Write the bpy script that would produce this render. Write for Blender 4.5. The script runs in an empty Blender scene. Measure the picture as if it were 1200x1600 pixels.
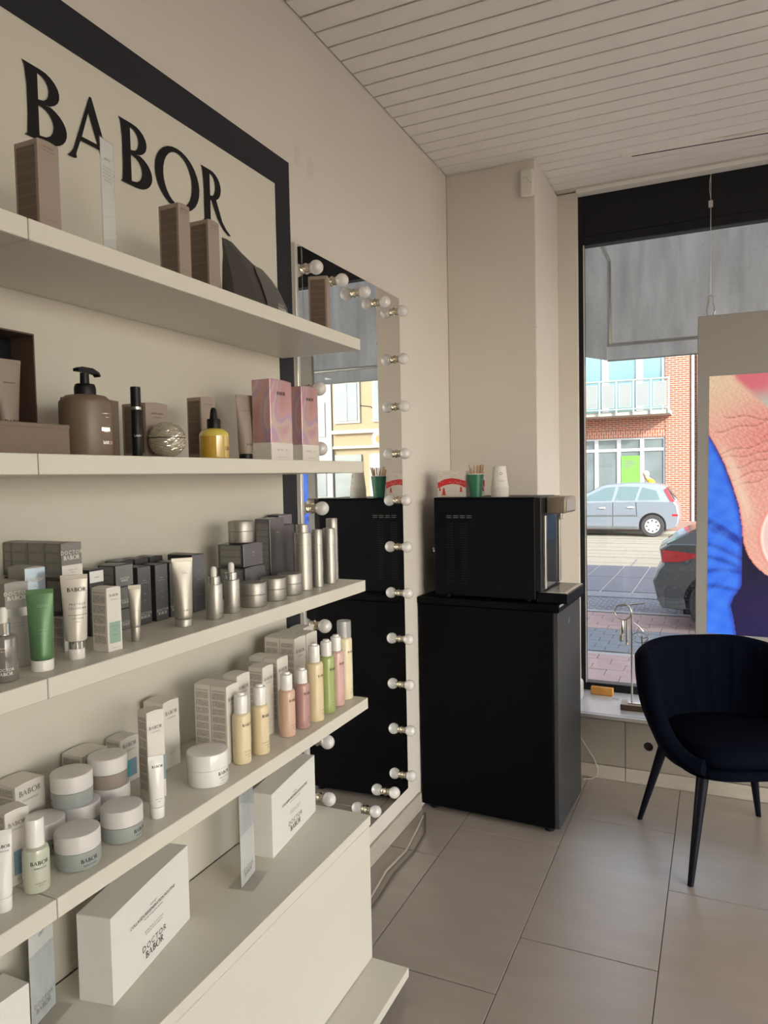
import bpy, bmesh, math, random
from mathutils import Vector, Matrix
random.seed(7)
PI = math.pi
SC = bpy.context.scene
COL = SC.collection

# ------------------------------------------------------------ camera
cam_d = bpy.data.cameras.new('camera'); cam = bpy.data.objects.new('camera', cam_d); COL.objects.link(cam)
Rr = Vector((0.9083138, 0.41780589, -0.02010667)); Ru = Vector((-0.00177122, 0.05191012, 0.99865019)); Rf = Vector((-0.41828567, 0.90705214, -0.0478907))
cam.matrix_world = Matrix(((Rr.x, Ru.x, -Rf.x, 0.0), (Rr.y, Ru.y, -Rf.y, 0.0), (Rr.z, Ru.z, -Rf.z, 1.6), (0, 0, 0, 1)))
cam_d.sensor_fit = 'VERTICAL'; cam_d.sensor_height = 24.0; cam_d.lens = 24.0 * 1135.24 / 1600
cam_d.clip_start = 0.05; cam_d.clip_end = 300
SC.camera = cam

# ------------------------------------------------------------ view, sky, sun, added lamps
SC.view_settings.view_transform = 'Standard'
SC.view_settings.look = 'None'
SC.view_settings.exposure = 0.20
SC.view_settings.gamma = 1.0
SC.view_settings.use_curve_mapping = False
w = bpy.data.worlds.new('sky'); SC.world = w; w.use_nodes = True
nt = w.node_tree; nt.nodes.clear()
sky = nt.nodes.new('ShaderNodeTexSky'); sky.sky_type = 'NISHITA'; sky.sun_disc = False
sky.sun_elevation = math.radians(30); sky.sun_rotation = math.radians(129); sky.altitude = 50; sky.dust_density = 2.0
bg = nt.nodes.new('ShaderNodeBackground'); bg.inputs['Strength'].default_value = 0.66
out = nt.nodes.new('ShaderNodeOutputWorld')
hs = nt.nodes.new('ShaderNodeHueSaturation'); hs.inputs['Saturation'].default_value = 0.55
nt.links.new(sky.outputs[0], hs.inputs['Color']); nt.links.new(hs.outputs[0], bg.inputs[0]); nt.links.new(bg.outputs[0], out.inputs[0])

sun_d = bpy.data.lights.new('sun', 'SUN'); sun_d.energy = 5.2; sun_d.angle = math.radians(0.6); sun_d.color = (1.0, 0.95, 0.86)
sun = bpy.data.objects.new('sun', sun_d); COL.objects.link(sun)
sun.rotation_euler = Vector((-1.5, 1.2, -0.95)).to_track_quat('-Z', 'Y').to_euler()

ADDED_LAMPS = [(1.5, 1.6), (3.4, 1.6), (1.0, -1.2), (3.2, -1.2)]     # added unseen lamps, behind and right of the camera, lifting the indoor light
LAMP_W = 6.5
LAMP_COL = (1.0, 0.91, 0.80)

# ------------------------------------------------------------ helpers
def tag(o, label=None, cat=None, group=None, kind=None):
    if label: o['label'] = label
    if cat: o['category'] = cat
    if group: o['group'] = group
    if kind: o['kind'] = kind
    return o

def node_mat(name):
    m = bpy.data.materials.new(name); m.use_nodes = True
    b = m.node_tree.nodes['Principled BSDF']
    return m, m.node_tree, b

def mat(name, col, rough=0.5, metal=0.0, spec=0.5, noise=0.0, nscale=20.0, bump=0.0, bscale=200.0, coat=0.0, emit=0.0, trans=0.0, sheen=0.0, ior=None, stretch=None, alpha=None):
    m, t, b = node_mat(name)
    b.inputs['Base Color'].default_value = (*col, 1); b.inputs['Roughness'].default_value = rough
    b.inputs['Metallic'].default_value = metal; b.inputs['Specular IOR Level'].default_value = spec
    if coat: b.inputs['Coat Weight'].default_value = coat
    if sheen: b.inputs['Sheen Weight'].default_value = sheen
    if trans: b.inputs['Transmission Weight'].default_value = trans
    if ior: b.inputs['IOR'].default_value = ior
    if alpha is not None: b.inputs['Alpha'].default_value = alpha
    if emit:
        b.inputs['Emission Color'].default_value = (*col, 1); b.inputs['Emission Strength'].default_value = emit
    tc = t.nodes.new('ShaderNodeTexCoord'); mp = t.nodes.new('ShaderNodeMapping')
    t.links.new(tc.outputs['Object'], mp.inputs[0])
    if stretch: mp.inputs['Scale'].default_value = stretch
    if noise:
        n = t.nodes.new('ShaderNodeTexNoise'); n.inputs['Scale'].default_value = nscale; n.inputs['Detail'].default_value = 5
        t.links.new(mp.outputs[0], n.inputs['Vector'])
        mx = t.nodes.new('ShaderNodeMix'); mx.data_type = 'RGBA'
        mx.inputs['A'].default_value = (*[max(0, c * (1 - noise)) for c in col], 1)
        mx.inputs['B'].default_value = (*[min(1, c * (1 + noise)) for c in col], 1)
        t.links.new(n.outputs['Fac'], mx.inputs['Factor']); t.links.new(mx.outputs['Result'], b.inputs['Base Color'])
    if bump:
        n = t.nodes.new('ShaderNodeTexNoise'); n.inputs['Scale'].default_value = bscale; n.inputs['Detail'].default_value = 3
        t.links.new(mp.outputs[0], n.inputs['Vector'])
        bp = t.nodes.new('ShaderNodeBump'); bp.inputs['Strength'].default_value = bump; bp.inputs['Distance'].default_value = 0.002
        t.links.new(n.outputs['Fac'], bp.inputs['Height']); t.links.new(bp.outputs[0], b.inputs['Normal'])
    return m

def math_node(t, op, a, b=None):
    n = t.nodes.new('ShaderNodeMath'); n.operation = op
    for i, v in enumerate((a, b)):
        if v is None: continue
        if isinstance(v, (int, float)): n.inputs[i].default_value = v
        else: t.links.new(v, n.inputs[i])
    return n.outputs[0]

def print_mat(name, base, ink, row=0.0021, density=0.5, rough=0.5, metal=0.0, amount=0.8):
    """small unreadable print: rows of ink dashes over the carton colour, UV in metres"""
    m, t, b = node_mat(name)
    tc = t.nodes.new('ShaderNodeTexCoord'); sp = t.nodes.new('ShaderNodeSeparateXYZ'); t.links.new(tc.outputs['UV'], sp.inputs[0])
    v = math_node(t, 'DIVIDE', sp.outputs['Y'], row)
    fr = math_node(t, 'FRACT', v); fl = math_node(t, 'FLOOR', v)
    line = math_node(t, 'LESS_THAN', fr, 0.55)
    cb = t.nodes.new('ShaderNodeCombineXYZ')
    t.links.new(math_node(t, 'MULTIPLY', sp.outputs['X'], 900.0), cb.inputs[0]); t.links.new(math_node(t, 'MULTIPLY', fl, 7.31), cb.inputs[1])
    n = t.nodes.new('ShaderNodeTexNoise'); n.inputs['Scale'].default_value = 1.0; n.inputs['Detail'].default_value = 0
    t.links.new(cb.outputs[0], n.inputs['Vector'])
    gl = math_node(t, 'GREATER_THAN', n.outputs['Fac'], 1 - density - 0.08)
    blk = math_node(t, 'GREATER_THAN', math_node(t, 'FRACT', math_node(t, 'DIVIDE', fl, 9.0)), 0.12)
    f = math_node(t, 'MULTIPLY', math_node(t, 'MULTIPLY', line, gl), math_node(t, 'MULTIPLY', blk, amount))
    mx = t.nodes.new('ShaderNodeMix'); mx.data_type = 'RGBA'
    mx.inputs['A'].default_value = (*base, 1); mx.inputs['B'].default_value = (*ink, 1)
    t.links.new(f, mx.inputs['Factor']); t.links.new(mx.outputs['Result'], b.inputs['Base Color'])
    b.inputs['Roughness'].default_value = rough; b.inputs['Metallic'].default_value = metal
    return m

def glass_mat(name, tint=(1, 1, 1), refl=1.0, dirt=0.0, rough=0.0):
    """thin pane: straight-through transmission with a Fresnel reflection, and a little dust"""
    m = bpy.data.materials.new(name); m.use_nodes = True; t = m.node_tree; t.nodes.clear()
    o = t.nodes.new('ShaderNodeOutputMaterial'); tr = t.nodes.new('ShaderNodeBsdfTransparent'); gl = t.nodes.new('ShaderNodeBsdfGlossy')
    tr.inputs[0].default_value = (*tint, 1); gl.inputs['Roughness'].default_value = rough
    fr = t.nodes.new('ShaderNodeLayerWeight'); fr.inputs[0].default_value = .5
    fs = math_node(t, 'ADD', math_node(t, 'MULTIPLY', math_node(t, 'POWER', fr.outputs['Facing'], 5.0), .75), .045)
    mx = t.nodes.new('ShaderNodeMixShader'); t.links.new(math_node(t, 'MULTIPLY', fs, refl), mx.inputs[0])
    t.links.new(tr.outputs[0], mx.inputs[1]); t.links.new(gl.outputs[0], mx.inputs[2])
    last = mx.outputs[0]
    if dirt:
        tc = t.nodes.new('ShaderNodeTexCoord'); n = t.nodes.new('ShaderNodeTexNoise'); n.inputs['Scale'].default_value = 90; n.inputs['Detail'].default_value = 4
        t.links.new(tc.outputs['Object'], n.inputs['Vector'])
        g = math_node(t, 'MULTIPLY', math_node(t, 'GREATER_THAN', n.outputs['Fac'], 0.61), dirt)
        df = t.nodes.new('ShaderNodeBsdfTranslucent'); df.inputs[0].default_value = (.9, .9, .88, 1)
        m2 = t.nodes.new('ShaderNodeMixShader'); t.links.new(g, m2.inputs[0]); t.links.new(last, m2.inputs[1]); t.links.new(df.outputs[0], m2.inputs[2]); last = m2.outputs[0]
    t.links.new(last, o.inputs[0])
    return m

def link(name, me, parent=None, loc=None, rot=None):
    o = bpy.data.objects.new(name, me); COL.objects.link(o)
    if parent: o.parent = parent
    if loc: o.location = loc
    if rot: o.rotation_euler = rot
    return o

def fin(bm, name, m, parent=None, smooth=False, loc=None, rot=None, angle=35):
    bmesh.ops.recalc_face_normals(bm, faces=bm.faces)
    me = bpy.data.meshes.new(name); bm.to_mesh(me); bm.free()
    if m: me.materials.append(m)
    if smooth:
        for p in me.polygons: p.use_smooth = True
        try: me.set_sharp_from_angle(angle=math.radians(angle))
        except Exception: pass
    return link(name, me, parent, loc, rot)

def bbox(bm, x0, x1, y0, y1, z0, z1, bev=0.0, seg=1):
    r = bmesh.ops.create_cube(bm, size=1.0)
    vs = r['verts']
    for v in vs:
        v.co = Vector((x0 + (v.co.x + .5) * (x1 - x0), y0 + (v.co.y + .5) * (y1 - y0), z0 + (v.co.z + .5) * (z1 - z0)))
    if bev:
        es = list({e for v in vs for e in v.link_edges})
        bmesh.ops.bevel(bm, geom=es, offset=bev, segments=seg, affect='EDGES', profile=0.5)

def box(name, x0, x1, y0, y1, z0, z1, m, parent=None, bev=0.0, seg=1, smooth=False):
    bm = bmesh.new(); bbox(bm, x0, x1, y0, y1, z0, z1, bev, seg)
    return fin(bm, name, m, parent, smooth or seg > 1)

def lathe_bm(bm, prof, seg=32, c=(0, 0, 0), cap=True, axis='Z'):
    rings = []
    for r, z in prof:
        ring = []
        for i in range(seg):
            a = 2 * PI * i / seg
            p = (r * math.cos(a), r * math.sin(a), z)
            if axis == 'X': p = (z, r * math.cos(a), r * math.sin(a))
            if axis == 'Y': p = (r * math.cos(a), z, r * math.sin(a))
            ring.append(bm.verts.new(Vector(p) + Vector(c)))
        rings.append(ring)
    for a, b in zip(rings, rings[1:]):
        for i in range(seg):
            bm.faces.new((a[i], a[(i + 1) % seg], b[(i + 1) % seg], b[i]))
    if cap:
        bm.faces.new(rings[0]); bm.faces.new(rings[-1])

def lathe(name, prof, m, parent=None, seg=32, c=(0, 0, 0), axis='Z', cap=True, angle=35):
    bm = bmesh.new(); lathe_bm(bm, prof, seg, c, cap, axis)
    return fin(bm, name, m, parent, True, angle=angle)

def tube_bm(bm, pts, r, seg=8, cap=True):
    pts = [Vector(p) for p in pts]; rings = []; up = Vector((0, 0, 1))
    n0 = None
    for i, p in enumerate(pts):
        d = (pts[min(i + 1, len(pts) - 1)] - pts[max(i - 1, 0)]).normalized()
        if n0 is None:
            n0 = d.cross(up if abs(d.z) < .9 else Vector((1, 0, 0))).normalized()
        n = (n0 - d * n0.dot(d)).normalized(); n0 = n; b = d.cross(n)
        rr = r[i] if isinstance(r, (list, tuple)) else r
        rings.append([bm.verts.new(p + (n * math.cos(2 * PI * k / seg) + b * math.sin(2 * PI * k / seg)) * rr) for k in range(seg)])
    for a, b in zip(rings, rings[1:]):
        for i in range(seg): bm.faces.new((a[i], a[(i + 1) % seg], b[(i + 1) % seg], b[i]))
    if cap: bm.faces.new(rings[0]); bm.faces.new(rings[-1])

def tube(name, pts, r, m, parent=None, seg=8):
    bm = bmesh.new(); tube_bm(bm, pts, r, seg)
    return fin(bm, name, m, parent, True)

def prism_bm(bm, pts, ax, a, b):
    """polygon pts in the two axes other than ax, extruded from a to b"""
    def P(u, v, w_): return {'X': (w_, u, v), 'Y': (u, w_, v), 'Z': (u, v, w_)}[ax]
    A = [bm.verts.new(P(u, v, a)) for u, v in pts]; B = [bm.verts.new(P(u, v, b)) for u, v in pts]
    bm.faces.new(A); bm.faces.new(B[::-1])
    for i in range(len(pts)):
        j = (i + 1) % len(pts); bm.faces.new((A[i], A[j], B[j], B[i]))

def prism(name, pts, ax, a, b, m, parent=None, smooth=False):
    bm = bmesh.new(); prism_bm(bm, pts, ax, a, b)
    return fin(bm, name, m, parent, smooth)

def empty(name, loc, rz=0.0, label=None, cat=None, group=None, kind=None):
    o = bpy.data.objects.new(name, None); COL.objects.link(o); o.location = loc; o.rotation_euler = (0, 0, rz); o.empty_display_size = .05
    return tag(o, label, cat, group, kind)

def quad_uv(name, pts, uvs, m, parent=None):
    me = bpy.data.meshes.new(name); me.from_pydata([tuple(p) for p in pts], [], [(0, 1, 2, 3)]); me.update()
    uv = me.uv_layers.new(name='UVMap')
    for i in range(4): uv.data[i].uv = uvs[i]
    me.materials.append(m)
    return link(name, me, parent)

# ------------------------------------------------------------ lettering
def arc(cx, cy, rx, ry, a0, a1, n=10):
    return [(cx + rx * math.cos(math.radians(a0 + (a1 - a0) * i / n)), cy + ry * math.sin(math.radians(a0 + (a1 - a0) * i / n))) for i in range(n + 1)]
def ell(cx, cy, rx, ry, n=28): return arc(cx, cy, rx, ry, 0, 360, n)[:-1]
GB = [[(0, 0), (.05, .03), (.07, .3), (.07, .7), (.04, .95), (0, 1), (.30, 1)] + arc(.30, .765, .32, .235, 90, -78, 10) + arc(.34, .28, .39, .28, 72, -90, 12),
      [(.25, .93), (.25, .57)] + arc(.28, .75, .155, .175, -90, 90, 8), [(.25, .49), (.25, .08)] + arc(.28, .285, .22, .205, -90, 90, 8)]
GA = [[(-.02, 0), (.02, .03), (.10, .13), (.44, 1.03), (.48, 1.03), (.85, .08), (.90, 0), (.72, 0), (.72, .03), (.60, .30), (.24, .30), (.15, .08), (.16, .02), (.12, 0)],
      [(.27, .37), (.57, .37), (.41, .78)]]
GO = [ell(.58, .5, .58, .53), ell(.58, .5, .375, .45)]
GR = [[(0, 0), (.07, .05), (.07, .7), (.04, .95), (0, 1), (.28, 1)] + arc(.28, .73, .30, .27, 90, -60, 10) + [(.60, .14), (.72, .03), (.86, -.05), (.78, -.07), (.62, 0), (.45, .17), (.28, .45), (.25, .44), (.25, .05), (.28, 0)],
      [(.25, .93), (.25, .53)] + arc(.27, .73, .145, .2, -90, 90, 8)]
WORD = [(GB, 0.0), (GA, .74), (GB, 1.76), (GO, 2.56), (GR, 3.78)]
def curve_mesh(splines):
    cu = bpy.data.curves.new('lettering', 'CURVE'); cu.dimensions = '2D'; cu.fill_mode = 'BOTH'
    for pts in splines:
        s = cu.splines.new('POLY'); s.points.add(len(pts) - 1)
        for p, (x, y) in zip(s.points, pts): p.co = (x, y, 0, 1)
        s.use_cyclic_u = True
    o = bpy.data.objects.new('lettering', cu); me = bpy.data.meshes.new_from_object(o)
    bpy.data.objects.remove(o); return me
def word_splines(word, s=1.0, ox=0, oy=0, gap=0.0):
    return [[(ox + (x + dx + i * gap) * s, oy + y * s) for x, y in sp] for i, (g, dx) in enumerate(word) for sp in g]
def text_mesh(body, size, align='LEFT', space=1.0):
    cu = bpy.data.curves.new('lettering', 'FONT'); cu.body = body; cu.size = size; cu.align_x = align; cu.space_character = space; cu.resolution_u = 2
    o = bpy.data.objects.new('lettering', cu); me = bpy.data.meshes.new_from_object(o)
    bpy.data.objects.remove(o); return me
_lm = {}
def raw(kind, arg=None, size=.01, space=1.0):
    """list of (verts2d, faces) for a centred piece of lettering"""
    k = (kind, arg, size, space)
    if k not in _lm:
        me = curve_mesh(word_splines(WORD, size)) if kind == 'word' else text_mesh(arg, size, 'LEFT', space)
        vs = [(v.co.x, v.co.y) for v in me.vertices]; fs = [tuple(p.vertices) for p in me.polygons]
        bpy.data.meshes.remove(me)
        x0 = min(v[0] for v in vs); x1 = max(v[0] for v in vs)
        _lm[k] = ([(x - (x0 + x1) / 2, y) for x, y in vs], fs)
    return _lm[k]
def lettering(name, items, mp, m, parent):
    """items: [(kind,arg,size,cx,cy,space)] laid out on a 2D sheet then mapped by mp(u,v) -> local point"""
    V = []; Fc = []
    for kind, arg, size, cx, cy, space in items:
        vs, fs = raw(kind, arg, size, space); b = len(V)
        V += [mp(x + cx, y + cy) for x, y in vs]; Fc += [tuple(b + i for i in f) for f in fs]
    me = bpy.data.meshes.new(name); me.from_pydata(V, [], Fc); me.update(); me.materials.append(m)
    return link(name, me, parent)
def onfront(x): return lambda u, v: (x + .0006, u, v)        # sheet on a face looking to +x, reading along +y
def oncyl(R, a0=0.0): return lambda u, v: ((R + .0004) * math.cos(a0 + u / R), (R + .0004) * math.sin(a0 + u / R), v)

# ------------------------------------------------------------ materials
M = {}
M['wall'] = mat('wall_paint', (.63, .585, .535), .85, noise=.04, nscale=3, bump=.35, bscale=60)
M['ceil'] = mat('ceiling_paint', (.78, .755, .73), .5, noise=.04, nscale=4)
M['groove'] = mat('ceiling_groove', (.58, .54, .50), .8)
M['tile'] = mat('floor_tile', (.345, .30, .265), .22, spec=.9, noise=.14, nscale=3.0, bump=.2, bscale=350, stretch=(1, 3.5, 1))
M['tile'].node_tree.nodes['Principled BSDF'].inputs['Coat Weight'].default_value = .5
M['tile'].node_tree.nodes['Principled BSDF'].inputs['Coat Roughness'].default_value = .32
M['grout'] = mat('grout', (.05, .043, .038), .9)
M['cream'] = mat('cream_laminate', (.63, .605, .53), .42, noise=.015, nscale=8)
M['board'] = mat('cream_board', (.59, .56, .485), .6, noise=.03, nscale=3)
M['blackfilm'] = mat('black_film', (.013, .014, .020), .5, spec=.3)
M['black'] = mat('black_plastic', (.005, .005, .007), .42, spec=.3)
M['blackm'] = mat('black_metal', (.0022, .003, .006), .42, spec=.12)
M['cabblack'] = mat('cabinet_black', (.0022, .0022, .003), .5, spec=.08)
M['cabdoor'] = mat('cabinet_door_black', (.03, .031, .034), .5)
M['framem'] = mat('window_frame_black', (.006, .007, .010), .45, spec=.3)
M['chrome'] = mat('chrome', (.80, .79, .76), .12, 1.0)
M['steel'] = mat('brushed_steel', (.62, .60, .56), .3, 1.0)
M['mirror'] = mat('mirror_glass', (.86, .87, .86), .0, 1.0)
M['alu'] = mat('mirror_edge', (.70, .70, .68), .3, .6)
M['bulb'] = mat('milk_glass', (.64, .62, .61), .18, spec=.6, coat=.3)
M['brass'] = mat('socket_metal', (.70, .64, .52), .2, 1.0)
M['sill'] = mat('sill_white', (.66, .67, .70), .28, noise=.03)
M['clad'] = mat('cladding_tile', (.30, .265, .23), .6, noise=.1, nscale=6)
M['base'] = mat('skirting_tile', (.44, .39, .335), .5, noise=.14, nscale=9, stretch=(1, 1, 4))
M['glass'] = glass_mat('window_glass', (.97, .98, .97), 1.0, .06)
M['acryl'] = glass_mat('acrylic', (.985, .985, .985), 1.3)
M['brown'] = mat('brown_carton', (.175, .125, .092), .55)
M['browndk'] = mat('dark_brown_carton', (.085, .055, .038), .6)
M['brownpr'] = print_mat('brown_print', (.15, .105, .076), (.04, .027, .02), amount=.6)
M['taupe'] = mat('taupe_plastic', (.165, .115, .080), .38)
M['mauve'] = mat('mauve_brown_carton', (.30, .235, .195), .5)
M['ink'] = mat('black_ink', (.010, .009, .010), .6, spec=.2)
M['inkgrey'] = mat('grey_ink', (.18, .17, .16), .5)
M['inkbrown'] = mat('brown_ink', (.07, .045, .03), .5)
M['inkwhite'] = mat('white_ink', (.75, .74, .70), .4)
M['silverink'] = mat('silver_foil', (.8, .78, .72), .15, 1.0)
M['whitecard'] = mat('white_carton', (.68, .65, .60), .5)
M['whitebox'] = mat('white_gift_carton', (.70, .69, .66), .45)
M['whitepr'] = print_mat('white_print', (.62, .58, .53), (.09, .08, .07))
M['whiteprl'] = print_mat('white_front_print', (.68, .64, .59), (.22, .14, .12), row=.0028, density=.42)
M['white'] = mat('white_plastic', (.74, .72, .68), .3, coat=.2)
M['whitegl'] = mat('white_gloss', (.78, .77, .75), .2, coat=.4)
M['grey'] = mat('grey_carton', (.19, .183, .173), .35, .35)
M['greydk'] = mat('dark_grey_carton', (.05, .05, .052), .3, .3)
M['greypr'] = print_mat('grey_print', (.17, .163, .15), (.36, .35, .33), amount=.6)
M['greyfront'] = mat('silver_grey_carton', (.23, .23, .235), .28, .6)
M['darkfront'] = mat('graphite_carton', (.15, .155, .165), .28, .7)
M['palegrey'] = mat('pale_grey_carton', (.30, .285, .26), .4, .2)
M['silver'] = mat('silver_bottle', (.46, .445, .41), .42, .85)
M['silverjar'] = mat('silver_jar', (.40, .385, .355), .42, .8)
M['holo'] = None
M['blue'] = mat('pale_blue_foil', (.42, .50, .58), .2, .75, noise=.3, nscale=14)
M['greentube'] = mat('green_metallic_tube', (.09, .19, .085), .36, .3)
M['beigetube'] = mat('pale_beige_tube', (.55, .51, .45), .3, .15)
M['tubesilver'] = mat('silver_tube', (.40, .375, .33), .42, .75)
M['teal'] = mat('teal_label', (.22, .40, .32), .5)
M['bluelabel'] = mat('blue_grey_label', (.20, .30, .40), .5)
M['cyanlabel'] = mat('cyan_label', (.08, .42, .52), .5)
M['greenpatch'] = mat('sage_label', (.27, .40, .33), .5)
M['frost'] = mat('frosted_glass_jar', (.31, .335, .32), .35, spec=.5)
M['frostbrown'] = mat('brown_frosted_jar', (.28, .235, .20), .35)
M['jarlid'] = mat('white_jar_lid', (.62, .60, .59), .4)
for n, c in dict(yellow=(.72, .61, .40), yellow2=(.70, .58, .37), peach=(.62, .42, .32), mauveliq=(.45, .26, .24), green=(.33, .40, .14), pink=(.62, .39, .36), cream=(.74, .66, .46)).items():
    M['b_' + n] = mat('translucent_' + n + '_bottle', c, .3, spec=.5, coat=.3)
M['serum'] = mat('clear_green_serum_bottle', (.50, .52, .42), .15, coat=.5)
M['smoke'] = mat('smoked_bottle', (.17, .155, .14), .15, coat=.6)
M['oil'] = mat('amber_oil', (.50, .31, .03), .08, coat=.8, spec=.7)
M['oiltop'] = mat('amber_glass_shoulder', (.62, .50, .08), .08, coat=.8, spec=.7)
M['clearglass'] = glass_mat('clear_glass', (.93, .93, .9), 2.2)
M['clearcap'] = mat('clear_cap', (.75, .76, .76), .15, alpha=.38, coat=.5)
M['cutglass'] = mat('cut_glass', (.50, .46, .36), .08, .5, coat=.8)
M['bagfront'] = mat('grey_foil_bag', (.30, .29, .285), .35, .4)
M['bagside'] = mat('charcoal_bag', (.045, .040, .034), .5)
M['velvet'] = mat('navy_velvet', (.0014, .0024, .0075), .85, spec=.05, noise=.25, nscale=30)
M['legblack'] = mat('chair_leg_black', (.003, .004, .009), .5, spec=.15)
M['wood'] = mat('walnut_block', (.10, .065, .042), .5, noise=.3, nscale=20, stretch=(1, 6, 6))
M['woodtop'] = mat('beech_block', (.42, .33, .24), .5, noise=.15, nscale=20, stretch=(1, 6, 6))
M['stick'] = mat('wooden_stirrer', (.48, .31, .18), .7)
M['orange'] = mat('amber_sponge', (.62, .29, .06), .7, noise=.2, nscale=60)
M['greencup'] = mat('green_paper_cup', (.012, .13, .07), .45)
M['papercup'] = mat('white_paper_cup', (.62, .60, .56), .6)
M['xmas'] = mat('white_napkin_pack', (.62, .58, .53), .5)
M['red'] = mat('red_print', (.55, .02, .025), .5)
M['cable'] = mat('pale_cable', (.42, .38, .33), .5)
M['cabledk'] = mat('dark_cable', (.10, .085, .07), .5)
M['posterwhite'] = mat('poster_panel_white', (.31, .30, .285), .5)
M['hole'] = mat('dark_hole', (.004, .004, .004), .8)
M['oven'] = mat('bronze_plastic', (.22, .18, .135), .35, .3)

def holo():
    m, t, b = node_mat('iridescent_pink_foil')
    tc = t.nodes.new('ShaderNodeTexCoord'); mp = t.nodes.new('ShaderNodeMapping'); mp.inputs['Scale'].default_value = (10, 9, 6); mp.inputs['Rotation'].default_value = (.4, .3, .2)
    t.links.new(tc.outputs['Object'], mp.inputs[0])
    n = t.nodes.new('ShaderNodeTexNoise'); n.inputs['Scale'].default_value = .8; n.inputs['Detail'].default_value = .5; n.inputs['Distortion'].default_value = 1.2
    t.links.new(mp.outputs[0], n.inputs['Vector'])
    r = t.nodes.new('ShaderNodeValToRGB'); e = r.color_ramp.elements
    e[0].position = .30; e[0].color = (.45, .25, .24, 1); e[1].position = .72; e[1].color = (.50, .30, .32, 1)
    for p, c in ((.42, (.56, .33, .33)), (.5, (.44, .31, .46)), (.56, (.58, .44, .38)), (.62, (.55, .30, .40))):
        q = e.new(p); q.color = (*c, 1)
    t.links.new(n.outputs['Fac'], r.inputs[0]); t.links.new(r.outputs[0], b.inputs['Base Color'])
    b.inputs['Roughness'].default_value = .25; b.inputs['Metallic'].default_value = .35
    return m
M['holo'] = holo()

# ============================================================ THE SETTING
G = -.25            # street level below the shop floor
ZC = 3.173          # ceiling
YW = 4.317          # shop window plane
XL = -1.306         # left wall

floor = box('floor', XL - .1, 5.0, -4.0, 3.865, -.12, -.004, M['grout']); tag(floor, 'warm grey tiled shop floor with thin dark joints', None, None, 'structure')
# tiles: columns .449 wide, staggered, .97 long
TW, TL = .449, .972
bm = bmesh.new(); bbox(bm, .0014, TW - .0014, .0024, TL - .0024, -.004, 0, .001); tilemesh = None
offs = {0: 2.406, 1: 2.902 - TL, 2: 2.35, 3: 2.85}
t0 = fin(bm, 'tile', M['tile'], floor); tilemesh = t0.data; first = True
for k in range(-2, 13):
    x0 = -.622 + k * TW
    oy = {0: 2.404, 1: 2.902, -1: 2.10, -2: 2.80}.get(k, 2.404 if k % 2 == 0 else 2.902)
    for j in range(-7, 3):
        y0 = oy + j * TL
        ya, yb, xa, xb = max(y0, -4.0), min(y0 + TL, 3.865), max(x0, XL), min(x0 + TW, 5.0)
        if yb - ya < .03 or xb - xa < .03: continue
        if xb - xa > TW - .001 and yb - ya > TL - .001:
            if first: t0.location = (x0, y0, 0); first = False
            else: link('tile', tilemesh, floor, (x0, y0, 0))
        else:
            bm = bmesh.new(); bbox(bm, xa + .0014, xb - .0014, ya + .0024, yb - .0024, -.004, 0, .001); fin(bm, 'tile', M['tile'], floor)

wl = box('wall_left', XL - .12, XL, -4.0, 4.4, -.1, 3.35, M['wall']); tag(wl, 'rough cream painted wall on the left', None, None, 'structure')
pw = box('wall_front', XL, -.835, 3.69, 4.40, 0, ZC, M['wall'], bev=.004); tag(pw, 'cream painted wall pier beside the shop window', None, None, 'structure')
st = box('wall_reveal', -.835, -.728, 4.24, 4.40, 0, ZC, M['wall']); tag(st, 'narrow cream wall strip between pier and window frame', None, None, 'structure')
for a in ((-4.0, -3.2, -.1, 3.35), (3.6, 4.4, -.1, 3.35), (-3.2, 3.6, -.1, .35), (-3.2, 3.6, 2.95, 3.35)):
    rw = box('wall_right', 5.0, 5.12, a[0], a[1], a[2], a[3], M['wall']); tag(rw, None, None, None, 'structure')
bw = box('wall_back', XL - .1, 5.1, -4.12, -4.0, -.1, 3.35, M['wall']); tag(bw, None, None, None, 'structure')
# small chipped spot on the pier's edge
chip = lathe('chip', [(.0, 0), (.006, 0), (.004, .0012), (.0, .0014)][1:], M['clad'], pw, 9, (-.835, 3.693, 2.34), 'X')

ceil = box('ceiling', XL, 5.0, -4.0, 4.40, ZC + .007, ZC + .16, M['groove']); tag(ceil, 'white painted ceiling of narrow boards with open grooves', None, None, 'structure')
BP = .0975
bm = bmesh.new(); bbox(bm, XL + .004, 4.99, .0, BP - .010, 0, .0072, .002); fb = fin(bm, 'board', M['ceil'], ceil); fb.location = (0, 2.2255 - 62 * BP, ZC)
for k in range(-61, 21):
    y = 2.2255 + k * BP
    if y + BP > 4.22: continue
    link('board', fb.data, ceil, (0, y, ZC))
tr = box('trim_1', -.728, 5.0, 4.215, 4.29, ZC - .012, ZC + .012, M['ceil'], bev=.003); tag(tr, 'white cover strip between ceiling boards and black window header', None, None, 'structure')
# recessed curtain rail in the ceiling
rail = empty('ceiling_rail', (-.43, 3.868, ZC), math.radians(3.2), 'slim white ceiling rail with a dark slot in front of the window', 'rail')
bm = bmesh.new(); bbox(bm, 0, 2.6, -.017, .017, -.010, 0); bbox(bm, -.01, .035, -.021, .021, -.014, 0)
fin(bm, 'track', M['ceil'], rail); box('slot', .036, 2.6, -.004, .004, -.0112, -.0102, M['ink'], rail)

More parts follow.
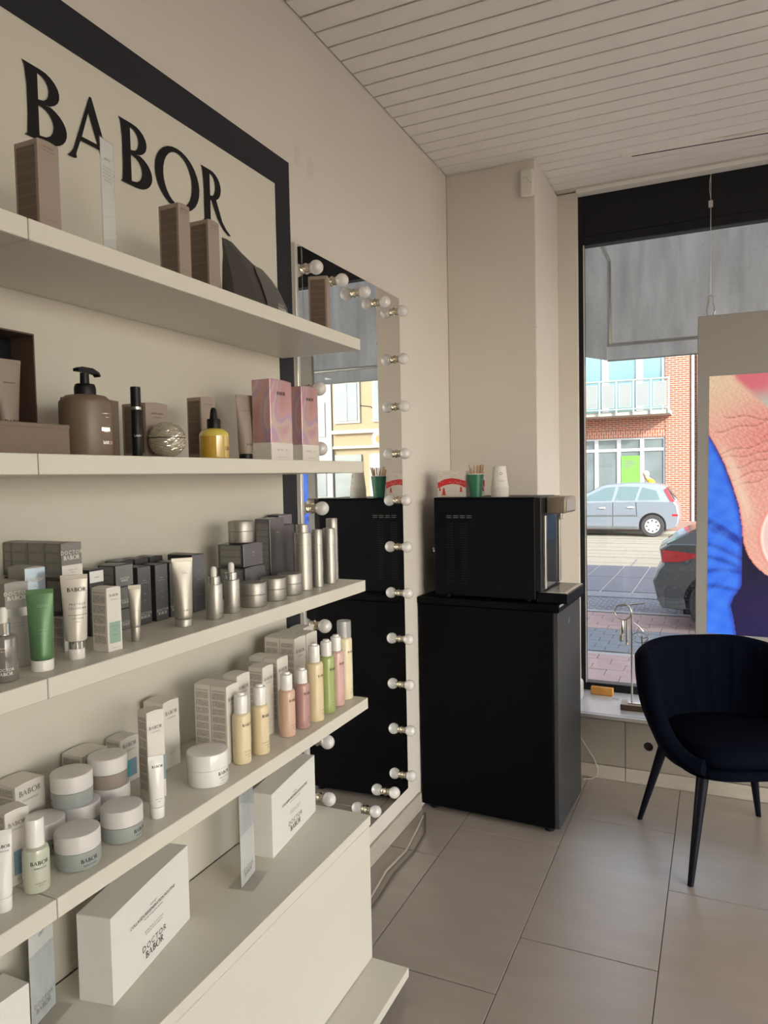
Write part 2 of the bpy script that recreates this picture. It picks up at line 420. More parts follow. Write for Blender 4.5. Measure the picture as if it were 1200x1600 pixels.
# under the window: cladding, skirting, sill
cl = box('wall_sill', -.835, 5.0, 3.877, 4.40, -.1, .318, M['clad']); tag(cl, 'low wall under the shop window clad in grey-beige panels', None, None, 'structure')
xs = [-.835, -.436, -.055, .42, .9, 1.4, 1.9, 2.4, 3.0, 3.6, 4.3, 5.0]
for a, b in zip(xs, xs[1:]):
    if a == -.436:
        # panel with a round cable hole
        bm = bmesh.new(); n = 24; c = (-.324, .198); R = .0235
        ring = [bm.verts.new((c[0] + R * math.cos(2 * PI * i / n), 3.865, c[1] + R * math.sin(2 * PI * i / n))) for i in range(n)]
        ring2 = [bm.verts.new((v.co.x, 3.876, v.co.z)) for v in ring]
        x0, x1, z0, z1 = a + .002, b - .002, .074, .312; outr = []
        for i in range(n):
            ang = 2 * PI * i / n; ca, sa = math.cos(ang), math.sin(ang)
            tt = min([((x1 - c[0]) / ca if ca > 1e-6 else 9), ((x0 - c[0]) / ca if ca < -1e-6 else 9), ((z1 - c[1]) / sa if sa > 1e-6 else 9), ((z0 - c[1]) / sa if sa < -1e-6 else 9)])
            outr.append((c[0] + ca * tt, c[1] + sa * tt))
        for cx, cz in ((x0, z0), (x0, z1), (x1, z0), (x1, z1)):
            j = min(range(n), key=lambda q: (outr[q][0] - cx) ** 2 + (outr[q][1] - cz) ** 2); outr[j] = (cx, cz)
        oo = [bm.verts.new((x, 3.865, z)) for x, z in outr]
        for i in range(n):
            j = (i + 1) % n; bm.faces.new((ring[i], ring[j], oo[j], oo[i])); bm.faces.new((ring[i], ring2[i], ring2[j], ring[j]))
        me_o = fin(bm, 'panel', M['clad'], cl)
        lathe('cable_hole', [(.0228, 3.8745), (.0228, 3.8762)], M['hole'], cl, 24, (c[0], 0, c[1]), 'Y')
    else:
        box('panel', a + .002, b - .002, 3.865, 3.877, .074, .312, M['clad'], cl, .0015)
xs = [-.835, -.436, .16, .75, 1.35, 1.95, 2.55, 3.15, 3.75, 4.4, 5.0]
bb = box('baseboard_front', -.835, 5.0, 3.866, 3.877, 0, .068, M['grout']); tag(bb, 'beige skirting tiles under the window wall', None, None, 'structure')
for a, b in zip(xs, xs[1:]): box('tile', a + .0015, b - .0015, 3.856, 3.866, .001, .072, M['base'], bb, .0015)
sl = box('trim_2', -.835, 5.0, 3.855, 4.30, .318, .338, M['sill'], bev=.002); tag(sl, 'white glossy window sill with a bright edge', None, None, 'structure')
box('edge_strip', -.835, 5.0, 3.852, 3.8555, .322, .337, M['alu'], sl)
box('edge_strip', -.835, 5.0, 3.875, 3.879, .338, .3388, M['inkgrey'], sl)

# shop windows
def shop_window(name, x0, x1, lab):
    wn = empty(name, ((x0 + x1) / 2, YW, .338), 0, lab, None, None, 'structure'); cx = (x0 + x1) / 2
    a, b = x0 - cx, x1 - cx
    for q in (a, b - .035): box('frame', q, q + .035, -.03, .04, 0, ZC - .338 - .005, M['framem'], wn, .003)
    box('frame', a + .035, b - .035, -.03, .04, 0, .045, M['framem'], wn, .003)
    box('frame', a + .035, b - .035, -.03, .04, 2.55, 2.60, M['framem'], wn, .004)
    box('fascia_panel', a + .035, b - .035, -.024, .03, 2.60, ZC - .338 - .005, M['framem'], wn, .002)
    box('pane', a + .036, b - .036, 0.0, .006, .046, 2.549, M['glass'], wn)
    box('seal', a + .035, a + .041, -.034, -.028, .045, 2.55, M['alu'], wn)
    return wn
shop_window('window_1', -.736, 2.10, 'large shop window with slim black frame and black header panel')
shop_window('window_2', 2.13, 4.98, None)

w3 = empty('window_3', (5.06, .2, .35), 0, None, None, None, 'structure')       # side window of the corner shop, right of the viewpoint
for y in (-3.4, -1.15, 1.1, 3.36): box('frame', -.03, .03, y, y + .04, 0, 2.6, M['framem'], w3)
for z in (0, 2.56): box('frame', -.028, .028, -3.36, 3.36, z, z + .04, M['framem'], w3)
box('pane', -.003, .003, -3.36, 3.36, .04, 2.56, M['glass'], w3)

# left skirting and floor cable
bl = box('baseboard_left', XL, XL + .014, 2.005, 3.17, .001, .085, M['base'], bev=.002); tag(bl, 'beige skirting along the left wall below the mirror', None, None, 'structure')
cb = tube('power_cable', [(-1.26, 3.10, .006), (-1.235, 2.95, .006), (-1.21, 2.78, .006), (-1.222, 2.6, .006), (-1.20, 2.42, .006), (-1.19, 2.2, .006), (-1.2, 2.06, .006)], .005, M['cable']); tag(cb, 'pale power cable lying on the floor under the mirror', 'cable')
cb = tube('power_cable', [(-1.26, 3.13, .005), (-1.19, 2.95, .005), (-1.175, 2.78, .005), (-1.185, 2.6, .005), (-1.17, 2.42, .005), (-1.16, 2.2, .005), (-1.17, 2.06, .005)], .004, M['cabledk']); tag(cb, 'thin dark cable on the floor beside the pale cable under the mirror', 'cable')
cb = tube('power_cable', [(-.70, 3.84, .28), (-.64, 3.845, .18), (-.59, 3.845, .105), (-.57, 3.84, .055), (-.575, 3.83, .02), (-.60, 3.82, .006), (-.64, 3.80, .006)], .003, M['cable']); tag(cb, 'thin white cable hanging in a loop beside the black cabinet', 'cable')
# small white box high on the pier
sn = empty('wall_sensor', (-.872, 3.69, 2.985), 0, 'small white rounded plastic box high on the wall pier', 'sensor')
box('housing', -.034, .034, -.028, 0, 0, .135, M['whitecard'], sn, .012, 3)
tube('crack_line', [(-.02, -.0285, .09), (0, -.0285, .092), (.012, -.0285, .07), (.03, -.0285, .058)], .0008, M['clad'], sn, 5)
# wall filler marks
for (yy, zz, rr) in ((2.18, 2.70, .035), (2.27, 2.69, .04)):
    bm = bmesh.new(); n = 18
    c = bm.verts.new((.0012, 0, 0)); rg = [bm.verts.new((.0003, rr * .6 * (1 + .25 * math.sin(3 * a + yy * 9)) * math.cos(a), rr * (1 + .2 * math.sin(2 * a)) * math.sin(a))) for a in [2 * PI * i / n for i in range(n)]]
    for i in range(n): bm.faces.new((c, rg[i], rg[(i + 1) % n]))
    fin(bm, 'filler_patch', mat('filler', (.60, .545, .48), .9), wl, True).location = (XL, yy, zz)

# square lamps added outside the view to brighten the room
for i, (x, y) in enumerate(ADDED_LAMPS):
    e = empty('ceiling_lamp', (x, y, ZC), 0, ['flat square ceiling lamp with a white rim, nearest the shelves', 'flat square ceiling lamp with a white rim by the side window', 'flat square ceiling lamp with a white rim at the back left of the shop', 'flat square ceiling lamp with a white rim at the back right of the shop'][i], 'lamp', 'square ceiling lamps behind the viewpoint')
    bm = bmesh.new()
    for a in ((-.3, -.28, -.3, .3), (.28, .3, -.3, .3), (-.28, .28, -.3, -.28), (-.28, .28, .28, .3)): bbox(bm, a[0], a[1], a[2], a[3], -.03, 0)
    fin(bm, 'rim', M['white'], e)
    d = bpy.data.lights.new('ceiling_lamp_light', 'AREA'); d.shape = 'SQUARE'; d.size = .55; d.energy = LAMP_W; d.color = LAMP_COL
    lo = bpy.data.objects.new('ceiling_lamp_light', d); COL.objects.link(lo); lo.parent = e; lo.location = (0, 0, -.02)

# ============================================================ WALL BOARD WITH LETTERING
YE = 2.0            # far end of the shelves
XF = -.99           # front of the shelves
XB = -1.27          # face of the back board
bd = empty('sign_board', (XL, 1.40, .543), 0, 'tall cream wall board with black border and large black shop lettering behind the shelves', 'sign')
Y0, Y1, Z1 = .73 - 1.40, 2.069 - 1.40, 2.625 - .543
box('back_panel', .001, .034, Y0, Y1, 0, 1.151 - .543, M['board'], bd)
box('back_panel', .001, .034, Y0, Y1, 1.153 - .543, Z1, M['board'], bd)
bm = bmesh.new()
bbox(bm, .0342, .0362, Y1 - .083, Y1, 0, Z1); bbox(bm, .0342, .0362, Y0, Y1 - .083, Z1 - .094, Z1); bbox(bm, .0342, .0362, Y0, Y0 + .083, 0, Z1 - .094)
fin(bm, 'black_border', M['blackfilm'], bd)
bw_ = .147
me = curve_mesh([[(x * bw_ * 1.0, y * bw_) for x, y in sp] for sp in word_splines(WORD, 1.0)])
for v in me.vertices: v.co = (.0364, 1.063 - 1.40 + v.co.x, 2.305 - .543 + v.co.y)
me.materials.append(M['ink']); lt = link('lettering', me, bd)

# ============================================================ SHELVES AND CABINET
def shelf(z, y0, y1, lab):
    s = empty('shelf', (XB, (y0 + y1) / 2, z - .034), 0, lab, 'shelf'); h = (y1 - y0) / 2
    box('shelf_board', .0005, XF - XB, -h, h, 0, .034, M['cream'], s, .0012)
    return s
for i, (z, nm) in enumerate(((2.02, 'top'), (1.649, 'second'), (1.284, 'third'), (.916, 'lowest'))):
    shelf(z, .83, YE, ['top cream wall shelf holding brown cartons and a grey pouch', 'second cream wall shelf from the top holding brown and pink cosmetics',
                       'third cream wall shelf from the top holding silver bottles and grey cartons', 'lowest cream wall shelf holding white jars and pastel bottles'][i])
    shelf(z, -.9, .828, ['far left piece of the top cream shelf, butted to its neighbour', 'far left piece of the second cream shelf under the brown gift box', 'far left piece of the third cream shelf under the smoked dropper bottle', 'far left piece of the lowest cream shelf under the white tube'][i])
cbn = empty('display_cabinet', (XB, .55, 0), 0, 'low cream display cabinet with a wide plinth board below the shelves', 'cabinet')
cy = -.9 - .55; c1 = YE - .55; xf = XF - XB
box('cabinet_top', .0005, xf, cy, c1, .512, .542, M['cream'], cbn, .001)
box('body', .0005, xf - .003, cy, c1 - .002, .083, .508, M['cream'], cbn, .001)
box('shadow_gap', .0005, xf - .012, cy, c1 - .01, .508, .512, M['groove'], cbn)
box('plinth_board', .0005, xf + .121, cy, c1, .053, .081, M['cream'], cbn, .001)
box('recessed_base', .0005, xf + .06, cy, c1 - .06, .002, .053, M['black'], cbn)

# ============================================================ VANITY MIRROR WITH BULBS
mr = empty('vanity_mirror', (-1.28, 2.55, .185), 0, 'tall wall mirror ringed with round milk-glass bulbs beside the shelves', 'mirror')
my0, my1, mh = -.43, .43, 2.20
box('backing', -.024, -.004, my0 + .004, my1 - .004, .004, mh - .004, M['black'], mr)
box('mirror_pane', -.004, 0, my0 + .004, my1 - .001, .001, mh - .001, M['mirror'], mr)
box('edge_trim', -.026, .002, my0 - .012, my0 + .004, 0, mh, M['alu'], mr, .001)
bulbs = []
for k in range(11):
    z = .27 + k * .2045
    bulbs += [(-.37, z), (.372, z)]
for k in range(1, 4): bulbs += [(-.37 + k * .1855, .27), (-.37 + k * .1855, .27 + 10 * .2045)]
pr = [(.0175, 0), (.0185, .001), (.0185, .003), (.0145, .004), (.0135, .012), (.0155, .014), (.0155, .017), (.012, .018), (.010, .022)]
s0 = lathe('socket', pr, M['brass'], mr, 20, axis='X')
bp_ = [(.0095, .016)] + [(.0243 * math.sin(math.radians(a)), .040 - .0243 * math.cos(math.radians(a))) for a in range(25, 180, 12)] + [(.0008, .0643)]
b0 = lathe('bulb', bp_, M['bulb'], s0, 24, axis='X', angle=80)
for i, (y, z) in enumerate(bulbs):
    if i == 0: s0.location = (.0002, y, z - .185); continue
    s = link('socket', s0.data, mr, (.0002, y, z - .185)); link('bulb', b0.data, s)

# ============================================================ PRODUCTS
S1, S2, S3, S4, SCB = 2.0203, 1.6493, 1.2843, .9163, .5423
def carton(name, label, A, z, w, d, h, rz, m, group=None, side=None, logo=None, sub=None, front=None, patch=None, low=None, flap=True, cat='box', ink='ink', face=None):
    """carton whose near corner (towards +x, -y) stands at A; w along y, d along x"""
    r = math.radians(rz); R = Matrix.Rotation(r, 3, 'Z')
    c = Vector((A[0], A[1], 0)) - R @ Vector((d / 2, -w / 2, 0))
    e = empty(name, (c.x, c.y, z), r, label, cat, group)
    hx, hy = d / 2, w / 2
    box('carton', -hx, hx, -hy, hy, 0, h - .0012, m, e, .0006)
    if flap:
        bm = bmesh.new(); n = 8
        pts = [(-hy + .0008, h - .0012)] + [(-hy + .0008 + (w - .0016) * i / n, h - .0006 + (min(.0022, .05 * w)) * math.sin(PI * i / n)) for i in range(n + 1)] + [(hy - .0008, h - .0012)]
        prism_bm(bm, pts, 'X', -hx + .0008, hx - .0004); fin(bm, 'top_flap', m, e)
    if side:
        a = .10 * d; t = h * (.94 if side is not True else .94)
        zb = h * .1
        quad_uv('side_print', [(-hx + a, -hy - .0005, zb), (hx - a, -hy - .0005, zb), (hx - a, -hy - .0005, t), (-hx + a, -hy - .0005, t)], [(0, 0), (d - 2 * a, 0), (d - 2 * a, t - zb), (0, t - zb)], side, e)
    if face:
        quad_uv('front_face', [(hx + .0003, -hy + .0004, .0004), (hx + .0003, hy - .0004, .0004), (hx + .0003, hy - .0004, h - .0016), (hx + .0003, -hy + .0004, h - .0016)], [(0, 0), (w, 0), (w, h), (0, h)], face, e)
    if patch:
        u0, u1, z0, z1, pm = patch
        box('label_patch', hx + .0003, hx + .0005, -hy + u0 * w, -hy + u1 * w, z0 * h, z1 * h, pm, e)
    if low:   # band over front and side
        z0, z1, pm = low
        bm = bmesh.new(); bbox(bm, -hx - .0003, hx + .0004, -hy - .0004, hy + .0003, z0 * h, z1 * h); fin(bm, 'colour_band', pm, e)
    items = []
    if logo:
        s, v = logo; s = s * w / 4.6; items.append(('word', None, s, 0, v * h, 1))
        if sub: items += [('text', tx, s * k, 0, v * h - s * dv, sp) for tx, k, dv, sp in sub]
    if front: items += [('text', tx, sz, 0, vv * h, sp) for tx, sz, vv, sp in front]
    if items: lettering('front_print', items, onfront(hx), M[ink], e)
    return e

def bottle(name, label, c, z, prof, m, caps, group=None, cat='bottle', logo=None, small=None, a0=0.0, rz=0, ink='ink', seg=28):
    """caps: [(part name, profile, material)], prof: body profile from the base"""
    e = empty(name, (c[0], c[1], z), math.radians(rz), label, cat, group)
    lathe('body', prof, m, e, seg)
    for pn, pp, pm in caps: lathe(pn, pp, pm, e, seg)
    R = max(p[0] for p in prof); items = []
    if logo:
        s, v = logo; items.append(('word', None, s, 0, v, 1))
    if small: items += [('text', tx, sz, 0, vv, 1) for tx, sz, vv in small]
    if items: lettering('label_print', items, oncyl(R, math.radians(a0)), M[ink], e)
    return e

def squeeze(name, label, c, z, wt, r, h, caph, m, mcap, rz, group=None, ring=None, items=None, ink='ink', cat='tube', taper=.95):
    """tube standing on its cap; flat crimp at the top, wide side facing local +x"""
    e = empty(name, (c[0], c[1], z), math.radians(rz), label, cat, group)
    rc = r * taper
    lathe('cap', [(rc * .96, 0), (rc, .001), (rc, caph - .001), (rc * .97, caph)], mcap, e, 28)
    zb = caph + .0005
    if ring:
        rh, rm = ring; lathe('ring', [(rc * .97, caph + .0004), (rc * .97, caph + rh)], rm, e, 28); zb = caph + rh + .0003
    bm = bmesh.new(); n = 32; rings = []; K = 12; H = h - .008
    lv = [(0, rc * .96, rc * .96)] + [(.02, r * .99, r * .99)] + [(t / K, r + (wt / 2 - r) * (t / K), max(.0011, r * (1 - (t / K) ** 1.5))) for t in range(1, K + 1)]
    for t, hy, hx in lv:
        zz = zb + (H - zb) * t
        rings.append([bm.verts.new((hx * math.cos(2 * PI * i / n), hy * math.sin(2 * PI * i / n), zz)) for i in range(n)])
    for a, b in zip(rings, rings[1:]):
        for i in range(n): bm.faces.new((a[i], a[(i + 1) % n], b[(i + 1) % n], b[i]))
    bm.faces.new(rings[0]); bm.faces.new(rings[-1])
    fin(bm, 'body', m, e, True, angle=60)
    bm = bmesh.new(); bbox(bm, -.0013, .0013, -wt / 2, wt / 2, H, h, .0004)
    for q in range(3): bbox(bm, -.0017, .0017, -wt / 2 + .001, wt / 2 - .001, H + .0015 + q * .002, H + .0023 + q * .002)
    fin(bm, 'crimp', m, e)
    if items:
        def mp(u, v):
            t = max(0, min(1, (v - zb) / (H - zb))); hy = r + (wt / 2 - r) * t; hx = max(.0011, r * (1 - t ** 1.5))
            return (hx * math.sqrt(max(0, 1 - min(1, (u / hy) ** 2))) + .0007, u, v)
        lettering('label_print', items, mp, M[ink], e)
    return e

# ---- top shelf (brown cartons, acrylic stand, pouch)
BT = [('CREAM RICH', .0042, .93, 1), ('night and day repair', .003, .90, 1), ('50 ml e 1.7 fl oz', .003, .20, 1)]
gtop = 'brown cartons on the top shelf'
carton('skincare_box', 'brown carton standing left of the clear acrylic stand, under the first large letter', (-1.05, .903), S1, .045, .056, .167, 0, M['mauve'], gtop, side=M['brownpr'], logo=(.8, .05), front=BT, ink='inkbrown')
carton('skincare_box', 'left one of the two brown cartons side by side on the top shelf', (-1.05, 1.258), S1, .037, .054, .176, 0, M['mauve'], gtop, side=M['brownpr'], logo=(.9, .06), front=BT, ink='inkbrown')
carton('skincare_box', 'right one of the two brown cartons side by side on the top shelf', (-1.05, 1.358), S1, .040, .054, .172, 0, M['mauve'], gtop, side=M['brownpr'], logo=(.9, .06), front=BT, ink='inkbrown')
carton('skincare_box', 'brown carton alone at the far end of the top shelf in front of the mirror', (-1.05, 1.906), S1, .040, .056, .177, 16, M['mauve'], gtop, side=M['brownpr'], ink='inkbrown')
def stand(label, c, z, w, h, rz, items, group=None, scene=False):
    e = empty('acrylic_stand', (c[0], c[1], z), math.radians(rz), label, 'sign', group)
    box('base_plate', -.035, .035, -w / 2 - .004, w / 2 + .004, 0, .002, M['acryl'], e)
    box('clear_panel', -.0015, -.0003, -w / 2, w / 2, .0021, h, M['acryl'], e); box('clear_panel', .0009, .0021, -w / 2, w / 2, .0021, h, M['acryl'], e)
    cm = mat('insert_card', (.66, .67, .66), .6)
    box('insert_card', 0, .0006, -w / 2 + .001, w / 2 - .001, .0025, h - .002, cm, e)
    m2 = mat('insert_picture', (.50, .53, .54), .6, noise=.3, nscale=12, stretch=(1, 3, .7))
    if scene: box('picture', .0006, .0008, -w / 2 + .002, w / 2 - .002, .004 if scene == 1 else h * .45, h * .55 if scene == 1 else h - .006, m2, e)
    lettering('card_print', items, onfront(.0009 - .0002), M['inkgrey'], e)
    return e
stand('upright clear acrylic card stand on the top shelf between brown cartons', (-1.075, 1.085), S1, .042, .24, 10, [('text', 'REPAIR', .006, 0, .20, 1)] + [('text', 'plumping and firm', .004, 0, .185 - k * .006, 1) for k in range(5)])
# pouch
e = empty('foil_pouch', (-1.10, 1.595, S1), math.radians(6), 'grey foil pouch with folded top leaning on the top shelf beside the brown cartons', 'bag')
def pouch_side(y0, y1, ymid0, ymid1, hh, n=8):
    pass
bm = bmesh.new()
sec = [(0, .055, -.112, .108), (.04, .052, -.110, .106), (.08, .043, -.100, .100), (.115, .030, -.094, .090), (.145, .016, -.088, .060), (.168, .008, -.086, -.005), (.184, .0035, -.084, -.036)]
rings = []
for zz, hx, ya, yb in sec:
    n = 20; rg = []
    for i in range(n):
        a = 2 * PI * i / n; ca, sa = math.cos(a), math.sin(a)
        cx = hx * (abs(ca) ** .45) * (1 if ca > 0 else -1); yy = (ya + yb) / 2 + (yb - ya) / 2 * (abs(sa) ** .6) * (1 if sa > 0 else -1)
        if sa < -.5: cx *= .55      # folded-in gusset on the near end
        rg.append(bm.verts.new((cx - zz * .18, yy, zz)))
    rings.append(rg)
for a, b in zip(rings, rings[1:]):
    for i in range(20): bm.faces.new((a[i], a[(i + 1) % 20], b[(i + 1) % 20], b[i]))
bm.faces.new(rings[0]); bm.faces.new(rings[-1])
fin(bm, 'pouch_body', M['bagside'], e, True, angle=30)
bm = bmesh.new(); n = 8; V = []
fr = [(0, .0560), (.04, .0465), (.08, .0305), (.115, .0110), (.140, -.0055)]
for i, (zz, x) in enumerate(fr):
    s = [.060, .060, .053, .043, .022][i]
    V.append([bm.verts.new((x + .0022, y, zz + .001)) for y in (.045 - s, .045 - s * .33, .045 + s * .33, .045 + s)])
for a, b in zip(V, V[1:]):
    for i in range(3): bm.faces.new((a[i], a[i + 1], b[i + 1], b[i]))
r_ = bmesh.ops.solidify(bm, geom=bm.faces[:], thickness=-.0012)
fin(bm, 'front_label', M['bagfront'], e, True)
lettering('label_print', [('word', None, .010, 0, .022, 1), ('text', 'doctor', .012, 0, .036, 1)], lambda u, v: (.0505 + .0125 * (.04 - v) / .04 + .0030, u + .06, v), M['inkwhite'], e)

# ---- second shelf
e = empty('open_gift_box', (-1.215, .79, S2), 0, 'brown gift box standing open, showing its black insert, at the left of the second shelf', 'box')  # lid of the gift box, stood upright behind its tray
bm = bmesh.new(); bbox(bm, -.045, -.042, -.2, .2, 0, .235); bbox(bm, -.042, .035, .197, .2, 0, .235); bbox(bm, -.042, .035, -.2, -.197, 0, .235); bbox(bm, -.042, .035, -.197, .197, .232, .235); bbox(bm, -.042, .035, -.197, .197, 0, .003)
fin(bm, 'lid_shell', M['browndk'], e)
box('insert', -.0415, -.022, -.19, .1965, .004, .228, M['black'], e, .002)
t_ = squeeze('cream_tube', 'pinkish-brown tube with black lettering resting inside the open brown gift box', (-1.200, .945), S2 + .0035, .052, .0135, .180, .02, M['mauve'], M['mauve'], -8, None, items=[('word', None, .0075, .004, .060, 1), ('text', 'REPAIR CREAM', .0035, 0, .135, 1)], ink='ink')
e = empty('shallow_gift_box', (-1.095, .755, S2), 0, 'shallow brown gift box base lying in front of the open lid on the second shelf', 'box')  # base tray belonging to the lid behind it
box('tray', -.075, .075, -.165, .165, 0, .050, M['brown'], e, .001)
box('rim', -.0755, .0755, -.1655, .1655, .044, .0515, M['brown'], e, .0008)

def prof_round(r, h, rb=.004, rt=.004):
    return [(r - rb, 0), (r - rb * .3, rb * .3), (r, rb), (r, h - rt), (r - rt * .3, h - rt * .3), (r - rt, h)]
g2 = 'brown cartons on the second shelf'
carton('skincare_box', 'brown carton hidden behind the large pump bottle on the second shelf', (-1.135, 1.035), S2, .118, .035, .120, 0, M['brown'], g2, ink='inkbrown')
e = bottle('pump_bottle', 'large matte brown pump bottle with black pump head on the second shelf', (-1.078, 1.012), S2, [(.044, 0), (.0465, .002), (.0475, .006), (.0475, .098), (.0465, .103), (.036, .113), (.022, .1155)], M['taupe'],
       [('collar', [(.0195, .1158), (.0195, .128), (.0175, .1345), (.0165, .1355)], M['black']), ('pump_stem', [(.0085, .1357), (.0080, .156)], M['black'])],
       logo=None, cat='bottle')
lettering('label_print', [('word', None, .0062, 0, .022, 1), ('text', 'BODY', .006, 0, .044, 1.2), ('text', 'hand and body wash', .0035, 0, .078, 1), ('text', 'refresh', .0035, 0, .071, 1)], oncyl(.0475, math.radians(8)), M['silverink'], e)
box('foil_mark', .0478, .0482, -.010, .010, .046, .053, M['silverink'], e)
bm = bmesh.new(); prism_bm(bm, [(-.019, .158), (.013, .158), (.026, .1565), (.031, .152), (.033, .1545), (.029, .1605), (.014, .1665), (-.012, .1665), (-.02, .163)], 'X', -.0075, .0075); o = fin(bm, 'pump_head', M['black'], e)
carton('skincare_box', 'brown carton behind the slim black tube on the second shelf', (-1.10, 1.193), S2, .069, .066, .119, 0, M['mauve'], g2, side=M['brownpr'], front=[('REPAIR CREAM', .0055, .80, 1), ('rich moisture', .004, .74, 1)], ink='inkbrown')
bottle('lash_serum', 'slim black tube with a silver band standing before a brown carton', (-1.045, 1.107), S2, prof_round(.0098, .093, .001, .001), M['black'], [('band', [(.0101, .0935), (.0101, .0985)], M['steel']), ('cap', [(.0099, .099), (.0099, .137), (.009, .138)], M['black'])], small=[('LASH', .006, .04)], a0=-35, ink='inkwhite', cat='tube', seg=20)
# cut glass ball: two domes with carved facets
e = empty('glass_ball_jar', (-1.063, 1.214, S2), .3, 'round cut-glass jar with carved pattern split by a thin ring', 'jar')
def carved(name, z0, z1, R, cz):
    bm = bmesh.new(); n = 54; K = 16; rings = []
    for k in range(K + 1):
        z = z0 + (z1 - z0) * k / K; rr = math.sqrt(max(1e-6, R * R - (z - cz) ** 2))
        rings.append([bm.verts.new(((rr + .0011 * math.sin(9 * 2 * PI * i / n + 5 * math.sin(k * .9)) * math.cos(k * 1.1 + 3 * math.sin(6 * PI * i / n))) * math.cos(2 * PI * i / n), (rr + .0011 * math.sin(9 * 2 * PI * i / n + 5 * math.sin(k * .9))) * math.sin(2 * PI * i / n), z)) for i in range(n)])
    for a, b in zip(rings, rings[1:]):
        for i in range(n): bm.faces.new((a[i], a[(i + 1) % n], b[(i + 1) % n], b[i]))
    bm.faces.new(rings[0]); bm.faces.new(rings[-1])
    return fin(bm, name, M['cutglass'], e)
carved('lower_bowl', .0012, .0415, .0382, .0385); carved('lid', .0432, .0765, .0380, .0395)
lathe('ring', [(.0384, .0417), (.0384, .043)], M['ink'], e, 40)
carton('skincare_box', 'brown carton behind the amber oil bottle on the second shelf', (-1.115, 1.394), S2, .055, .042, .150, 0, M['mauve'], g2, side=M['brownpr'], front=[('REPAIR SERUM', .0045, .88, 1), ('rich care', .0035, .85, 1)], ink='inkbrown')
e = bottle('oil_bottle', 'amber glass oil bottle with black dropper cap on the second shelf', (-1.06, 1.369), S2, [(.031, 0), (.0338, .002), (.0342, .005), (.0342, .052)], M['oil'],
       [('shoulder', [(.0342, .0522), (.0342, .056), (.031, .063), (.022, .069), (.0155, .071)], M['oiltop']), ('collar', [(.0155, .0712), (.0155, .090), (.0145, .0925)], M['black']),
        ('dropper_bulb', [(.0095, .0927), (.0085, .099), (.007, .112), (.0045, .118), (.001, .1192)], M['black'])], small=[('OIL', .012, .02)], a0=5, ink='inkbrown')
squeeze('cream_tube', 'pinkish-brown tube with black cap standing left of the pink cartons', (-1.125, 1.583), S2, .052, .0185, .172, .018, M['mauve'], M['black'], -22, items=[('word', None, .0055, .006, .040, 1), ('text', 'repair night cream', .0035, 0, .13, 1)], ink='inkbrown')
for (A, w_, h_, lab) in (((-1.05, 1.590), .104, .211, 'taller iridescent pink carton with white foot on the second shelf'), ((-1.05, 1.746), .090, .208, 'smaller iridescent pink carton with white foot, right of the taller one')):
    e = carton('pink_gift_box', lab, A, S2, w_, .056, h_, 0, M['holo'], 'iridescent pink cartons on the second shelf', low=(0, .22, M['whitecard']),
           front=[('limited edition set', .0052, .40, 1), ('moisture bi-phase glow', .0052, .37, 1), ('cleansing duo', .0052, .34, 1), ('2 x 200 ml', .0045, .30, 1), ('', .001, .1, 1)] if 0 else [('limited edition set', .0052, .40, 1), ('moisture bi-phase glow', .0052, .37, 1), ('cleansing duo', .0052, .34, 1), ('2 x 200 ml', .0045, .30, 1)], ink='inkgrey')
    lettering('logo', [('word', None, .0088, 0, h_ * .815, 1)], onfront(.028), M['ink'], e)
    lettering('foot_print', [('text', 'BEST VALUE        NEW', .005, 0, .026, 1), ('text', 'ultimate radiance set for the face', .0036, 0, .008, 1)], onfront(.0289), M['inkgrey'], e)

# ---- third shelf
DB = [('text', 'DOCTOR', .010, 0, 0, 1)]
def drbabor(e, hx, v, s, ink='inkwhite', dy=0):
    lettering('logo', [('word', None, s, dy, v, 1), ('text', 'DOCTOR', s * 1.25, dy, v + s * 1.25, 1.25)], onfront(hx), M[ink], e)
gd = 'grey cartons with small print in the back row of the third shelf'
cols = [-1.112, -1.157, -1.202, -1.246]
for i, x in enumerate(cols):
    lab = ['grey carton with white lettering on top of the back stack, nearest the aisle', 'printed grey carton, second from the aisle in the top row of the back stack', 'printed grey carton, third from the aisle in the top row of the back stack', 'printed grey carton beside the wall in the top row of the back stack'][i]
    dpt = .0435 if i < 3 else .022
    e = carton('cream_box', lab, (x, .972), S3 + .140, .048, dpt, .064, 0, M['grey'], gd, side=M['greypr'], low=None)
    if i == 0:
        box('label_band', dpt / 2 + .0002, dpt / 2 + .0006, -.0238, .0238, .001, .022, M['whitecard'], e); drbabor(e, dpt / 2, .032, .0082)
        lettering('band_print', [('text', 'collagen cream', .0035, 0, .012, 1), ('text', 'rich 50 ml', .003, 0, .007, 1)], onfront(dpt / 2 + .0006), M['inkgrey'], e)
    carton('cream_box', ['dark grey carton in the middle of the stack, nearest the aisle', 'dark grey carton in the middle of the stack, second from the aisle', 'dark grey carton in the middle of the stack, third from the aisle', 'dark grey carton in the middle of the stack, by the wall'][i], (x, .972), S3 + .070, .048, dpt, .067, 0, M['greydk'], gd, side=M['greypr'], flap=False)
    carton('cream_box', ['pale carton at the bottom of the back stack, nearest the aisle', 'pale carton at the bottom of the back stack, second from the aisle', 'pale carton at the bottom of the back stack, third from the aisle', 'pale carton at the bottom of the back stack, by the wall'][i], (x, .972), S3, .048, dpt, .067, 0, M['whitecard'], gd, side=M['whitepr'], flap=False)
e = carton('serum_box', 'tall grey carton with a silver band behind the smoked dropper bottle', (-1.10, .842), S3, .040, .07, .148, -14, M['palegrey'], low=(.60, .70, M['steel']), front=[('lift serum', .005, .52, 1), ('with peptides', .004, .48, 1)], ink='inkgrey')
drbabor(e, .035, .118, .007, 'inkwhite'); 
